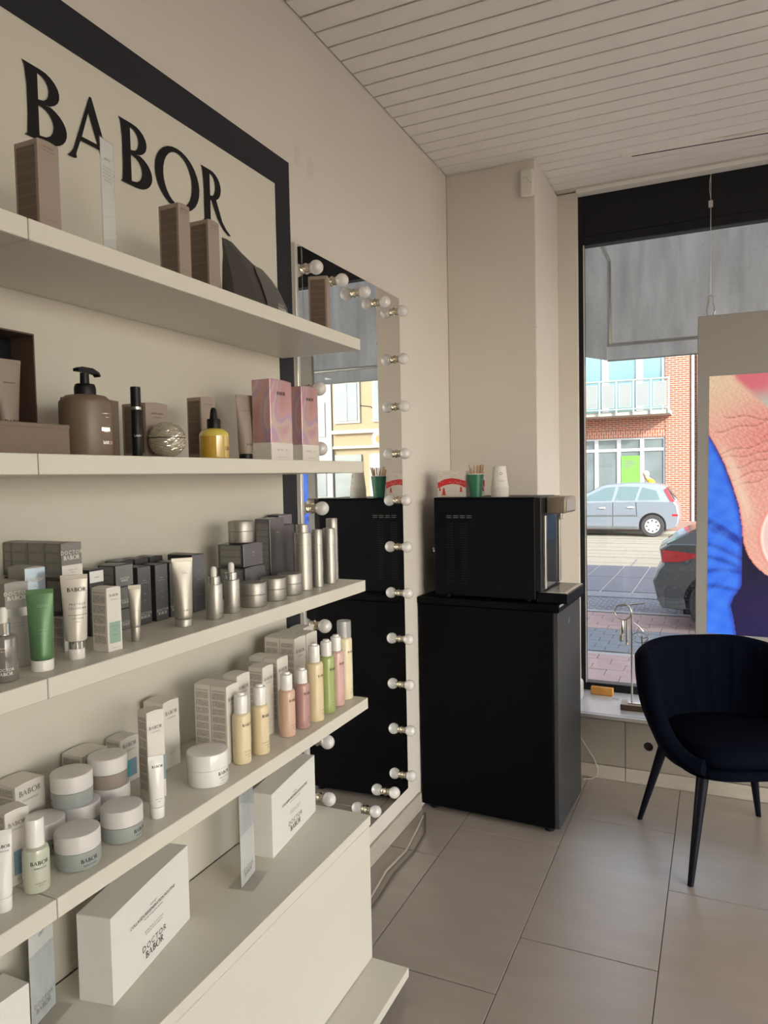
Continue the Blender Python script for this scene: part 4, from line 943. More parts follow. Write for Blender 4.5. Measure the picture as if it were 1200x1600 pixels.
# ============================================================ HANGING PICTURE PANEL
PY = 4.245
px0, pz1 = -.115, 2.411
pp = empty('hanging_light_panel', (px0 + .50, PY, .62), 0, 'large white hanging light panel showing a close-up photo of a fingertip and blue sleeve', 'sign')
pp.rotation_euler = (0, math.radians(.45), 0)
W2 = .50; HH = pz1 - .62
box('panel', -W2, W2, -.012, .016, 0, HH, M['posterwhite'], pp, .003)
ix0, ix1, iz0, iz1 = -W2 + .058, W2 - .058, .725 - .62, 2.093 - .62
def sm(a, b, x):
    t = max(0, min(1, (x - a) / (b - a))); return t * t * (3 - 2 * t)
def mixc(a, b, t): return tuple(p + (q - p) * t for p, q in zip(a, b))
def interp(tab, y):
    if y <= tab[0][0]: return tab[0][1]
    for (a, b), (c, d) in zip(tab, tab[1:]):
        if y <= c: return b + (d - b) * (y - a) / (c - a)
    return tab[-1][1]
SKINEDGE = [(590, 1090), (680, 1103), (700, 1114), (725, 1126), (760, 1138), (790, 1147), (820, 1151), (845, 1153), (865, 1159), (880, 1169), (893, 1183), (903, 1205), (912, 1240), (918, 1300), (922, 1420)]
SLEEVE = [(680, 1103), (700, 1113), (725, 1125), (760, 1137), (790, 1146), (820, 1151), (845, 1152), (870, 1150), (895, 1151), (915, 1149), (930, 1138), (945, 1133), (960, 1137), (990, 1141)]
def vn(x, y, s):
    return math.sin(x * .7 / s + 2 * math.sin(y * .31 / s)) * math.sin(y * .9 / s + 1.7 * math.sin(x * .23 / s))
def paint(X, Y):
    """colours of the printed photograph (X 1105..1480, Y 590..990)"""
    skin_x = interp(SKINEDGE, Y); sl_x = interp(SLEEVE, Y) if Y > 680 else 0
    if Y > 905 and X > 1170: skin_x = 9999 if Y > 920 else skin_x
    if X >= skin_x and Y < 925:
        c = (.56, .29, .235)
        c = mixc((.56, .43, .29), c, sm(600, 690, Y + (X - 1105) * .35))
        red = math.exp(-(((X - 1190) / 50) ** 2 + ((Y - 690) / 55) ** 2)); c = mixc(c, (.50, .115, .11), min(1, .80 * red))
        red = math.exp(-(((X - 1200) / 38) ** 2 + ((Y - 780) / 70) ** 2)); c = mixc(c, (.52, .20, .18), .55 * red)
        for k, (yy, sl) in enumerate(((668, -.16), (700, -.22), (712, -.12), (726, -.25), (742, -.30), (655, .1), (755, -.34))):
            dd = Y - (yy + sl * (X - 1160) + 2.2 * math.sin(X * .13 + k))
            if X > 1112 + k * 3: c = mixc(c, (.30, .06, .055), .75 * math.exp(-(dd / 1.3) ** 2)); c = mixc(c, (.90, .66, .58), .16 * math.exp(-((dd - 2.6) / 1.2) ** 2))
        c = mixc(c, (.86, .62, .55), .14 * vn(X, Y, 1.1) + .12 * vn(X + 40, Y * 1.4, .55) + .12)
        d = X - skin_x
        c = mixc(c, (.66, .54, .44), .6 * math.exp(-(((d - 10) / 9) ** 2)) * sm(680, 730, Y) * sm(840, 780, Y))
        c = mixc(c, (.55, .12, .12), .8 * math.exp(-(d / 2.0) ** 2))
        # nail
        q = math.hypot((X - 1250) / 70.0, (Y - 838) / 68.0)
        if q < 1:
            c = mixc((.46, .33, .37), (.56, .44, .48), .5 + .5 * vn(X, Y, 2.5)); c = mixc(c, (.62, .46, .46), sm(.6, .95, q))
        c = mixc(c, (.86, .72, .64), .8 * math.exp(-((q - 1.0) / .025) ** 2)); c = mixc(c, (.60, .22, .20), .75 * math.exp(-((q - 1.06) / .03) ** 2))
    elif Y > 676 and X < sl_x:
        c = (.028, .125, .66)
        s = 0
        for (yy, sl, x0) in ((812, .42, 1100), (826, .50, 1120), (850, .25, 1100), (870, .12, 1100), (915, -.05, 1098), (838, .55, 1130), (890, -.1, 1110)):
            dd = Y - (yy + sl * (X - x0) + .004 * (X - x0) ** 2); s += math.exp(-(dd / 4.0) ** 2)
        c = mixc(c, (.012, .03, .30), min(1, s * .8)) 
        c = mixc(c, (.08, .28, .95), .35 * (.5 + .5 * vn(X, Y, 5)) + .1 * vn(X, Y, .8))
        c = mixc(c, (.03, .04, .35), .75 * sm(sl_x - 9, sl_x, X))
    else:
        c = mixc((.006, .007, .022), (.014, .010, .060), sm(860, 960, Y)); c = mixc(c, (.02, .01, .05), sm(0, 1, .5 + .5 * vn(X, Y, 9)) * .4)
    if Y < 690:
        # out-of-focus upper background beyond the knuckle
        ln = 590 + (X - 1133) * .95
        f = sm(4, -12, Y - ln)
        if X > 1130: c = mixc(c, mixc((.52, .13, .17), (.36, .44, .40), sm(604, 640, Y + (X - 1190) * .1)), f * sm(1130, 1150, X))
    return c
nx, nz = 150, 210
V = []; Cc = []
for j in range(nz + 1):
    for i in range(nx + 1):
        u = (i / nx) ** 1.6; v = j / nz
        x = ix0 + (ix1 - ix0) * u; z = iz1 - (iz1 - iz0) * v
        V.append((x, -.0128, z)); Cc.append(paint(1105 - 8 * v + u * (ix1 - ix0) / .3045 * 95, 590 + 400 * v))
Fc = [(j * (nx + 1) + i, j * (nx + 1) + i + 1, (j + 1) * (nx + 1) + i + 1, (j + 1) * (nx + 1) + i) for j in range(nz) for i in range(nx)]
me = bpy.data.meshes.new('printed_picture'); me.from_pydata(V, [], Fc); me.update()
ca = me.color_attributes.new('print', 'FLOAT_COLOR', 'POINT'); ca.data.foreach_set('color', [q for c in Cc for q in (*c, 1.0)])
m, t, b = node_mat('backlit_print'); at_ = t.nodes.new('ShaderNodeAttribute'); at_.attribute_name = 'print'
t.links.new(at_.outputs['Color'], b.inputs['Base Color']); t.links.new(at_.outputs['Color'], b.inputs['Emission Color']); b.inputs['Emission Strength'].default_value = .5; b.inputs['Roughness'].default_value = .4
me.materials.append(m); link('printed_picture', me, pp)
for xx in (px0 + .075, px0 + .925):
    x = xx - (px0 + .5)
    e = empty('hanging_wire', (xx, PY, pz1), 0, ('left' if xx < .2 else 'right') + ' steel wire with snap hook holding up the hanging light panel', 'wire')
    tube('wire', [(0, 0, .112), (0.0, -.005, ZC - pz1 - .165), (.0, -.01, ZC - pz1 - .001)], .0019, M['steel'], e, 6)
    tube('wire_loop', [(0, -.008, ZC - pz1 - .16), (-.006, -.009, ZC - pz1 - .11), (-.005, -.01, ZC - pz1 - .06), (0, -.01, ZC - pz1 - .04)], .0013, M['steel'], e, 6)
    box('clamp', -.011, .011, -.013, .001, ZC - pz1 - .20, ZC - pz1 - .165, M['steel'], e, .002)
    pts = [(0, 0, .112), (-.010, 0, .105), (-.010, 0, .085), (-.020, 0, .03), (-.014, 0, .008), (0, 0, .001), (.014, 0, .008), (.020, 0, .03), (.010, 0, .085), (.010, 0, .105), (0, 0, .112)]
    tube('snap_hook', pts, .0045, M['chrome'], e, 7)

# ============================================================ CHAIR
ch = empty('tub_chair', (.037, 3.33, 0), math.radians(25), 'dark navy velvet tub chair with channelled back and tapered black legs', 'chair')
def shell():
    bm = bmesh.new(); NT = 150; TH = 142
    prof = []
    cols_ = []
    for i in range(NT + 1):
        th = math.radians(-TH + 2 * TH * i / NT)               # 0 = back (+y)
        s, c = math.sin(th), math.cos(th)
        a = abs(math.degrees(th))
        top = .850 - .035 * sm(20, 75, a) - .33 * sm(62, 142, a)
        bot = .40 + .02 * sm(60, 0, a) 
        rx, ry = .350, .322
        # squarish plan
        k = (abs(s) ** 2.6 + abs(c) ** 2.6) ** (-1 / 2.6)
        dx, dy = s * k, c * k
        inn = 1 - .0
        col = []
        ch_ = .0075 * abs(math.cos(th * 9.5)) ** .55          # vertical channels
        thick = .064
        n = 12
        for j in range(n + 1):                                 # outer face, bottom -> top
            v = j / n; z = bot + (top - .03 - bot) * v
            f = .74 + .26 * math.sin(min(1, v * 1.15 + .02) * PI / 2) + .035 * max(0, v - .6)
            o_ = .0045 * abs(math.cos(th * 9.5)) ** .5 * sm(.2, .6, v) 
            col.append(((rx * f + o_) * dx, (ry * f + o_) * dy, z))
        fo = .74 + .26 + .014
        for j in range(1, 7):                                  # rounded rim
            q = PI * j / 7; cr = thick / 2
            off = -cr + cr * math.cos(q)
            col.append(((rx * fo + off * 1.0) * dx, (ry * fo + off) * dy, top - .03 + .03 * math.sin(q)))
        for j in range(n + 1):                                 # inner face, top -> bottom
            v = 1 - j / n; z = (bot + .035) + (top - .03 - bot - .035) * v
            f = .74 + .26 * math.sin(min(1, v * 1.15 + .02) * PI / 2) + .035 * max(0, v - .6)
            e_ = thick + .012 * (1 - v)
            col.append(((rx * f - e_ + ch_ - .004) * dx, (ry * f - e_ + ch_ - .004) * dy, z))
        cols_.append([bm.verts.new(p) for p in col])
    m_ = len(cols_[0])
    for a, b in zip(cols_, cols_[1:]):
        for j in range(m_): bm.faces.new((a[j], a[(j + 1) % m_], b[(j + 1) % m_], b[j]))
    bm.faces.new(cols_[0]); bm.faces.new(cols_[-1])
    return fin(bm, 'back_shell', M['velvet'], ch, True, angle=75)
shell()
def cushion(name, rx, ry, z0, z1, p=3.0, oy=0, rim=.03, m=None):
    bm = bmesh.new(); n = 64; rings = []
    H = z1 - z0; r = min(rim, H / 2)
    pr_ = [(-r, z0), (-r * .3, z0 + r * .25), (0, z0 + r), (0, z1 - r), (-r * .3, z1 - r * .25), (-r, z1), (-rx * .5, z1 + .006)]
    for off, z in pr_:
        rg = []
        for i in range(n):
            a = 2 * PI * i / n; s, c = math.sin(a), math.cos(a); k = (abs(s) ** p + abs(c) ** p) ** (-1 / p)
            rg.append(bm.verts.new(((rx + off) * c * k, (ry + off) * s * k + oy, z)))
        rings.append(rg)
    for a, b in zip(rings, rings[1:]):
        for i in range(n): bm.faces.new((a[i], a[(i + 1) % n], b[(i + 1) % n], b[i]))
    bm.faces.new(rings[0]); bm.faces.new(rings[-1])
    return fin(bm, name, m or M['velvet'], ch, True, angle=70)
cushion('seat_cushion', .245, .250, .437, .520, 3.2, -.018)
cushion('seat_base', .250, .255, .395, .436, 3.6, -.012, .012)
for sx in (-1, 1):
    for sy in (-1, 1):
        bm = bmesh.new(); n = 14; rings = []
        for k in range(9):
            t = k / 8; cx = sx * (.275 - .085 * t); cyy = sy * (.275 - .085 * t); r = .0115 + .0125 * t
            z = .393 * t + .001
            rings.append([bm.verts.new((cx + r * math.cos(2 * PI * i / n), cyy + r * math.sin(2 * PI * i / n), z)) for i in range(n)])
        for a, b in zip(rings, rings[1:]):
            for i in range(n): bm.faces.new((a[i], a[(i + 1) % n], b[(i + 1) % n], b[i]))
        bm.faces.new(rings[0]); bm.faces.new(rings[-1])
        fin(bm, 'leg', M['legblack'], ch, True)

# ============================================================ OUTDOORS
def brickmat(name, c1, c2, mortar, sc=1.0, w_=.24, h_=.075, rot=False, rough=.85, plane='XZ', off=.5):
    m, t, b = node_mat(name)
    tc = t.nodes.new('ShaderNodeTexCoord'); sp = t.nodes.new('ShaderNodeSeparateXYZ'); t.links.new(tc.outputs['Object'], sp.inputs[0])
    cb_ = t.nodes.new('ShaderNodeCombineXYZ')
    a, c = ('X', 'Z') if plane == 'XZ' else ('X', 'Y')
    t.links.new(sp.outputs[a], cb_.inputs[1 if rot else 0]); t.links.new(sp.outputs[c], cb_.inputs[0 if rot else 1])
    br = t.nodes.new('ShaderNodeTexBrick'); br.inputs['Scale'].default_value = 1.0; br.inputs['Brick Width'].default_value = w_; br.inputs['Row Height'].default_value = h_
    br.inputs['Mortar Size'].default_value = .006 * sc; br.inputs['Color1'].default_value = (*c1, 1); br.inputs['Color2'].default_value = (*c2, 1); br.inputs['Mortar'].default_value = (*mortar, 1); br.offset = off
    t.links.new(cb_.outputs[0], br.inputs['Vector']); t.links.new(br.outputs['Color'], b.inputs['Base Color']); b.inputs['Roughness'].default_value = rough
    return m
M['brick'] = brickmat('red_brick_wall', (.36, .085, .04), (.23, .09, .065), (.46, .40, .33), 1.7)
M['soldier'] = brickmat('soldier_course', (.38, .095, .05), (.26, .11, .075), (.48, .42, .35), 1.8, .25, .085, True)
M['pinkpaver'] = mat('pink_paver', (.42, .29, .265), .8, noise=.12, nscale=7)
M['greypaver'] = mat('grey_paver', (.20, .215, .235), .8, noise=.12, nscale=7)
M['slab'] = mat('dark_paving_slab', (.145, .15, .175), .8, noise=.15, nscale=5)
M['joint'] = mat('pale_joint', (.42, .40, .38), .9)
M['road'] = mat('road_concrete', (.31, .28, .22), .85, noise=.15, nscale=.7)
M['asph'] = mat('parking_asphalt', (.17, .175, .195), .85, noise=.2, nscale=20)
M['cobble'] = brickmat('cobbles', (.17, .175, .20), (.125, .13, .155), (.27, .27, .28), 1.5, .12, .11, plane='XY')
M['redwalk'] = brickmat('red_pavement', (.32, .18, .14), (.28, .16, .13), (.35, .28, .24), 1.5, .3, .2, plane='XY')
M['curb'] = mat('curb_stone', (.36, .35, .34), .8)
M['whiteframe'] = mat('white_window_frame', (.46, .48, .50), .5)
M['mint'] = mat('mint_railing_paint', (.29, .37, .35), .5)
M['frostpanel'] = mat('frosted_balcony_panel', (.25, .27, .27), .4)
M['winglass'] = mat('far_window_glass', (.16, .20, .21), .12, spec=.8, noise=.4, nscale=1.3)
M['winglassb'] = mat('far_window_glass_blue', (.15, .27, .30), .12, spec=.8, noise=.3, nscale=.6)
M['stucco'] = mat('yellow_stucco', (.33, .27, .165), .9, noise=.06, nscale=2)
M['stuccow'] = mat('white_stucco', (.42, .41, .37), .9)
M['carsilver'] = mat('silver_blue_car_paint', (.27, .31, .36), .25, .35, coat=.6)
M['cardark'] = mat('dark_grey_car_paint', (.085, .10, .108), .28, .4, coat=.8)
M['carglass'] = mat('car_glass', (.10, .16, .165), .06, spec=.8, coat=.5)
M['carglassd'] = mat('dark_car_glass', (.06, .12, .20), .06, spec=.9, coat=.5)
M['tyre'] = mat('tyre', (.045, .045, .048), .85)
M['rim'] = mat('wheel_cover', (.55, .56, .58), .35, .4)
M['redlamp'] = mat('red_tail_lamp', (.50, .02, .03), .15, coat=.6)
M['clearlamp'] = mat('clear_lamp', (.62, .60, .60), .15, coat=.6)
M['carplastic'] = mat('grey_car_plastic', (.10, .11, .115), .6)
M['awn'] = None
m = bpy.data.materials.new('grey_awning_fabric'); m.use_nodes = True; t = m.node_tree; t.nodes.clear()
o_ = t.nodes.new('ShaderNodeOutputMaterial'); d1 = t.nodes.new('ShaderNodeBsdfDiffuse'); d2 = t.nodes.new('ShaderNodeBsdfTranslucent'); mx = t.nodes.new('ShaderNodeMixShader'); mx.inputs[0].default_value = .6
tc = t.nodes.new('ShaderNodeTexCoord'); mp = t.nodes.new('ShaderNodeMapping'); mp.inputs['Scale'].default_value = (7, 1, 1.2); n = t.nodes.new('ShaderNodeTexNoise'); n.inputs['Scale'].default_value = 1.5; n.inputs['Detail'].default_value = 6
t.links.new(tc.outputs['Object'], mp.inputs[0]); t.links.new(mp.outputs[0], n.inputs['Vector'])
rp = t.nodes.new('ShaderNodeValToRGB'); rp.color_ramp.elements[0].position = .3; rp.color_ramp.elements[0].color = (.30, .30, .275, 1); rp.color_ramp.elements[1].position = .7; rp.color_ramp.elements[1].color = (.46, .455, .42, 1)
t.links.new(n.outputs['Fac'], rp.inputs[0])
for d in (d1, d2): t.links.new(rp.outputs[0], d.inputs[0])
t.links.new(d1.outputs[0], mx.inputs[1]); t.links.new(d2.outputs[0], mx.inputs[2]); t.links.new(mx.outputs[0], o_.inputs[0]); M['awn'] = m

def ground(name, lab, y0, y1, z, m, x0=-60, x1=60, th=.1):
    o = box(name, x0, x1, y0, y1, z - th, z, m); return tag(o, lab, None, None, 'structure')
WK = G + .12 - .12
gr = ground('ground', 'base of the street outside', 4.4, 70, G - .10, M['asph'], th=.3)
pv = ground('pavement', 'pavement of pink and grey pavers outside the window', 4.41, 9.93, G - .012, M['joint'])
kc_ = ground('curb', 'pale curb stones along the near pavement', 9.93, 10.05, G + .005, M['curb'])
pk = ground('parking_strip', 'bluish cobbled parking strip', 10.05, 11.3, G - .03, M['cobble'])
ed = ground('edging', 'narrow stone edging beside the parking strip', 11.3, 11.75, G - .02, M['greypaver'])
ln = ground('slab_lane', 'lane of long dark slabs with pale joints', 11.75, 15.1, G - .02, M['joint'])
rd = ground('road', 'sunlit pale concrete road with tram rails', 15.1, 23.2, G - .02, M['road'])
rw2 = ground('far_pavement', 'reddish pavement in front of the brick building', 23.35, 28.2, G + .06, M['redwalk'])
kf = ground('far_curb', 'curb stones of the far pavement', 23.2, 23.35, G + .07, M['curb'])
# individual pavers near the window, in view
def pavers(parent, m, xa, xb, ya, yb, w_, l_, z, name='paver', skew=.5, gap=.006):
    bm = bmesh.new(); bbox(bm, 0, w_ - gap, 0, l_ - gap, 0, .012, .0015); f = fin(bm, name, m, parent); f.location = (xa, ya, z); r = 0; y = ya; k = 0
    while y < yb - l_ * .6:
        x = xa + (w_ * skew if r % 2 else 0)
        while x < xb:
            if k: link(name, f.data, parent, (x, y, z + random.uniform(-.0015, .0015)))
            k += 1; x += w_
        y += l_; r += 1
pavers(pv, M['pinkpaver'], -1.7, .7, 5.4, 7.72, .30, .20, G - .012)
pavers(pv, M['greypaver'], -1.8, .5, 7.74, 8.86, .24, .16, G - .012)
pavers(pv, M['pinkpaver'], -2.1, .4, 8.88, 9.9, .30, .20, G - .012)
pavers(ln, M['slab'], -3.6, .6, 11.78, 15.1, .48, 1.65, G - .02, 'slab', 0, .03)
for (xa, xb) in ((-60, -1.7), (1.0, 60)):
    o = box('far_pavers', xa, xb, 4.42, 9.9, G - .0119, G - .002, brickmat('pink_pavers_far', (.42, .29, .265), (.38, .26, .24), (.36, .33, .31), 1.5, .3, .2, plane='XY'), pv)
    o = box('far_slabs', xa * 1.0 - (2 if xa < 0 else 0) + 0, xb - (2.0 if xb < 0 else 0), 11.78, 15.08, G - .0199, G - .01, M['slab'], ln)
bm = bmesh.new()
for y in (16.6, 18.03, 19.9, 21.3): bbox(bm, -60, 60, y, y + .06, G - .0195, G - .014)
fin(bm, 'tram_rails', M['steel'], rd)
bm = bmesh.new()
for k in range(12): bbox(bm, -6 + k * 1.1, -5.97 + k * 1.1, 15.15, 16.5, G - .0195, G - .017)
for y in (15.6, 17.3, 18.9, 20.6): bbox(bm, -60, 60, y, y + .03, G - .0195, G - .017)
fin(bm, 'road_joints', M['asph'], rd)

# the house the shop is in (casts its shadow on the near half of the street)
sh = box('house_front', -16, 16, 4.405, 4.60, 3.22, 8.0, M['stuccow']); tag(sh, None, None, None, 'structure')
o = box('house_front', -16, -.745, 4.405, 4.60, G, 3.22, M['stuccow']); tag(o, None, None, None, 'structure')
o = box('house_front', 5.125, 16, 4.405, 4.60, G, 3.22, M['stuccow']); tag(o, None, None, None, 'structure')

# awning
aw = empty('awning', (.0, 4.86, 2.38), 0, 'weathered grey fabric awning over the pavement outside the window', 'awning')
def sheet(name, pts, nu, nv, parent, m, amp=.01):
    (A, B, C_, D) = [Vector(p) for p in pts]; V = []; Fc = []
    for j in range(nv + 1):
        for i in range(nu + 1):
            u, v = i / nu, j / nv; p = (A * (1 - u) + B * u) * (1 - v) + (D * (1 - u) + C_ * u) * v
            V.append((p.x, p.y + amp * math.sin(u * 23) * v, p.z + amp * .6 * math.sin(u * 31 + 1) * v))
    for j in range(nv):
        for i in range(nu): Fc.append((j * (nu + 1) + i, j * (nu + 1) + i + 1, (j + 1) * (nu + 1) + i + 1, (j + 1) * (nu + 1) + i))
    me = bpy.data.meshes.new(name); me.from_pydata(V, [], Fc); me.update(); me.materials.append(m)
    for p in me.polygons: p.use_smooth = True
    return link(name, me, parent)
AX = -.72; A1 = 6.5; yo = 4.86
sheet('roof_fabric', [(AX - .045, 4.61 - yo, 3.75 - 2.38), (A1, 4.61 - yo, 3.75 - 2.38), (A1, 5.4 - yo, 3.42 - 2.38), (AX, 5.4 - yo, 3.42 - 2.38)], 60, 6, aw, M['awn'], .0)
sheet('front_fabric', [(AX, 5.4 - yo, 3.42 - 2.38), (A1, 5.4 - yo, 3.42 - 2.38), (A1, 5.4 - yo, 2.50 - 2.38), (AX, 5.4 - yo, 2.50 - 2.38)], 60, 10, aw, M['awn'], .004)
sheet('valance', [(AX, 5.4 - yo, 2.50 - 2.38), (A1, 5.4 - yo, 2.50 - 2.38), (A1, 5.405 - yo, 2.392 - 2.38), (AX, 5.405 - yo, 2.392 - 2.38)], 60, 3, aw, M['awn'], .004)
sheet('side_cheek', [(AX - .045, 4.605 - yo, 3.74 - 2.38), (AX, 5.4 - yo, 3.41 - 2.38), (AX, 5.4 - yo, 2.395 - 2.38), (AX - .045, 4.605 - yo, 2.315 - 2.38)], 6, 8, aw, M['awn'], .0)
tube('front_bar', [(AX, 5.395 - yo, 2.50 - 2.38), (A1, 5.395 - yo, 2.50 - 2.38)], .012, M['steel'], aw, 8)
tube('side_bar', [(AX + .02, 5.37 - yo, 2.50 - 2.38), (AX + .02, 5.37 - yo, 3.08 - 2.38), (AX - .01, 4.9 - yo, 3.16 - 2.38)], .014, M['steel'], aw, 8)
tube('hem', [(AX, 5.406 - yo, 2.392 - 2.38), (A1, 5.406 - yo, 2.392 - 2.38)], .006, M['steel'], aw, 6)

# ---- brick building across the street
YB = 28.0
bl_ = empty('brick_building', (-4, YB, G + .06), 0, 'red brick building with white windows and a pale green railed balcony across the street', 'building')
def W(x0, x1, y0, y1, z0, z1, name, m, par=None, bev=0):
    return box(name, x0 + 4, x1 + 4, y0 - YB, y1 - YB, z0 - G - .06, z1 - G - .06, m, par or bl_, bev)
W(-1.73, -.93, YB, YB + .6, G + .06, 9.5, 'brick_pier', M['brick'])
W(-.93, -.70, YB + .25, YB + .6, G + .06, 9.5, 'brick_wall', M['brick'])
W(-.70, 6.0, YB + .05, YB + .6, G + .06, 9.5, 'brick_wall', M['brick'])
W(-12, -1.73, YB + .02, YB + .6, 3.12, 3.72, 'brick_wall', M['brick'])
W(-12, -1.73, YB + .012, YB + .5, 2.86, 3.12, 'soldier_course', M['soldier'])
W(-12, -1.73, YB + .02, YB + .6, 6.3, 9.5, 'brick_wall', M['brick'])
W(-12, -1.73, YB + .02, YB + .5, G + .06, .25, 'brick_wall', M['brick'])
W(-12, -1.73, YB + .5, YB + .6, G + .06, 9.5, 'back_wall', M['winglass'])
tube('downpipe', [(-.84 + 4, .10, 0), (-.84 + 4, .10, 9.3)], .06, M['whiteframe'], bl_, 10)
xm = [-6.95, -6.1, -5.2, -4.36 - .5, -4.09, -3.35, -2.54, -1.73]
def far_window(x0, x1, z0, z1, tr_, gm, post=.07, lab='window'):
    f = W(x0, x1, YB + .10, YB + .14, z0, z1, 'window_glass', gm)
    f.name = lab
    for a, b in ((x0, x0 + post), (x1 - post, x1)): W(a, b, YB + .06, YB + .12, z0, z1, 'frame', M['whiteframe'], f)
    W(x0 + post, x1 - post, YB + .06, YB + .12, z1 - .07, z1, 'frame', M['whiteframe'], f); W(x0 + post, x1 - post, YB + .06, YB + .12, z0, z0 + .07, 'frame', M['whiteframe'], f)
    for z in tr_: W(x0 + post, x1 - post, YB + .06, YB + .12, z, z + .11, 'transom', M['whiteframe'], f)
    # window parts stay in the building frame
    return f
for a, b in ((-7.2, -6.4), (-6.4, -5.7), (-5.7, -4.9), (-4.9, -4.15), (-4.15, -3.35), (-3.35, -2.54), (-2.54, -1.74)):
    far_window(a, b, .25, 2.86, (2.36,), M['winglass'])
for a, b in ((-9, -7.6), (-7.6, -6.3), (-6.3, -5.1), (-5.1, -3.82), (-3.82, -2.62), (-2.62, -1.74)):
    far_window(a, b, 3.72, 6.3, (), M['winglassb'], .12)
for c in bl_.children:
    for g in c.children: g.parent = c
e_ = W(-3.26, -2.60, YB + .0505, YB + .0585, .85, 2.20, 'green_poster', mat('green_poster', (.14, .36, .06), .6))
for x0_, x1_, z_ in ((-3.16, -2.82, 1.98), (-3.16, -2.74, 1.90), (-3.16, -2.88, 1.82), (-3.16, -3.0, 1.74)): W(x0_, x1_, YB + .0485, YB + .0495, z_, z_ + .035, 'poster_line', M['asph'])
W(-3.1, -2.72, YB + .0485, YB + .0495, .95, 1.2, 'poster_figure', M['asph'])
W(-.30, .05, YB - .02, YB + .05, .55, .95, 'meter_box', M['carplastic'])
# balcony
BY = 26.85
W(-9, -1.52, BY + .02, YB + .02, 3.60, 3.74, 'balcony_slab', M['stuccow'])
def bow(x): return -.10 * (1 - min(1, abs(x + 5.2) / 3.7) ** 2)
rp_ = [(-9 + 7.48 * k / 16, 0) for k in range(17)]
tube('handrail', [(x + 4, BY - YB + bow(x), 4.80 - G - .06) for x, _ in rp_], .035, M['mint'], bl_, 8)
tube('lower_rail', [(x + 4, BY - YB + bow(x), 3.80 - G - .06) for x, _ in rp_], .03, M['mint'], bl_, 8)
for k in range(14):
    x = -1.56 - k * .57
    y = BY - YB + bow(x)
    box('post', x + 4 - .028, x + 4 + .028, y - .028, y + .028, 3.60 - G - .06, 4.79 - G - .06, M['mint'], bl_)
    x2 = x - .285; y2 = BY - YB + bow(x2)
    box('balcony_panel', x2 + 4 - .185, x2 + 4 + .185, y2 - .012, y2 + .012, 3.90 - G - .06, 4.66 - G - .06, M['frostpanel'], bl_)
    bm = bmesh.new()
    for a in (-.215, .185): bbox(bm, x2 + 4 + a, x2 + 4 + a + .03, y2 - .015, y2 + .015, 3.86 - G - .06, 4.70 - G - .06)
    bbox(bm, x2 + 4 - .185, x2 + 4 + .185, y2 - .015, y2 + .015, 4.67 - G - .06, 4.70 - G - .06); bbox(bm, x2 + 4 - .185, x2 + 4 + .185, y2 - .015, y2 + .015, 3.86 - G - .06, 3.89 - G - .06)
    fin(bm, 'panel_frame', M['mint'], bl_)
W(-5.2, -2.0, YB - .25, YB + .0, 6.5, 6.6, 'roof_ledge', M['stuccow'])

# ---- yellow house and white house further right (seen in the mirror)
yb = empty('yellow_house', (10, YB, G + .06), 0, 'pale yellow plastered house with white windows, seen reflected in the mirror', 'building')
def Wy(x0, x1, y0, y1, z0, z1, name, m, par=None): return box(name, x0 - 10, x1 - 10, y0, y1, z0 - G - .06, z1 - G - .06, m, par or yb)
Wy(6.02, 12.75, .05, .6, 2.95, 10, 'wall', M['stucco']); Wy(6.02, 12.75, .12, .6, G + .06, 2.95, 'wall', M['stucco'])
Wy(6.02, 12.75, -.08, .05, 3.50, 3.66, 'cornice', M['stuccow']); Wy(6.02, 12.75, -.02, .05, 2.86, 2.98, 'cornice', M['stuccow'])
for x in (6.6, 8.2, 9.55, 11.4):
    Wy(x, x + 1.25, -.0, .05, 3.95, 5.75, 'window_surround', M['stuccow']); f = Wy(x + .12, x + 1.13, -.02, .0, 4.05, 5.65, 'window', M['winglass']); Wy(x + .60, x + .66, -.04, -.02, 4.05, 5.65, 'mullion', M['whiteframe'], f)
for x in (6.3, 8.0, 9.7, 11.4): Wy(x, x + 1.3, .06, .12, .5, 2.6, 'shop_window', M['winglass'] if x != 9.7 else M['whiteframe'])
lathe('round_sign', [(.34, -.12), (.36, -.115), (.36, -.09)], M['whiteframe'], yb, 28, (.45, 0, 3.22 - G - .06), 'Y')
lathe('sign_disc', [(.17, -.14), (.18, -.121)], mat('orange_disc', (.75, .22, .06), .5), yb, 24, (.45, 0, 3.22 - G - .06), 'Y')
tube('facade_cable', [(1.6, .04, 4.9), (.9, .04, 4.8), (.1, .04, 4.0), (-1.2, .04, 3.95)], .018, M['ink'], yb, 5)
wb = empty('white_house', (14.5, YB, G + .06), 0, 'white house beside the yellow one, seen reflected in the mirror', 'building')
box('wall', -1.7, 3.5, .0, .6, 0, 10, M['stuccow'], wb)
for x in (-1.4, -.2, 1.2, 2.4):
    for z in (1, 3.6, 6.2): box('window', x, x + .8, -.03, .0, z, z + 1.5, M['winglass'], wb)
o = box('back_houses', 18.2, 60, YB, YB + 1, G, 11, M['stuccow']); tag(o, None, None, None, 'structure')
o = box('back_houses', -60, -12.2, YB, YB + 1, G, 11, M['brick']); tag(o, None, None, None, 'structure')

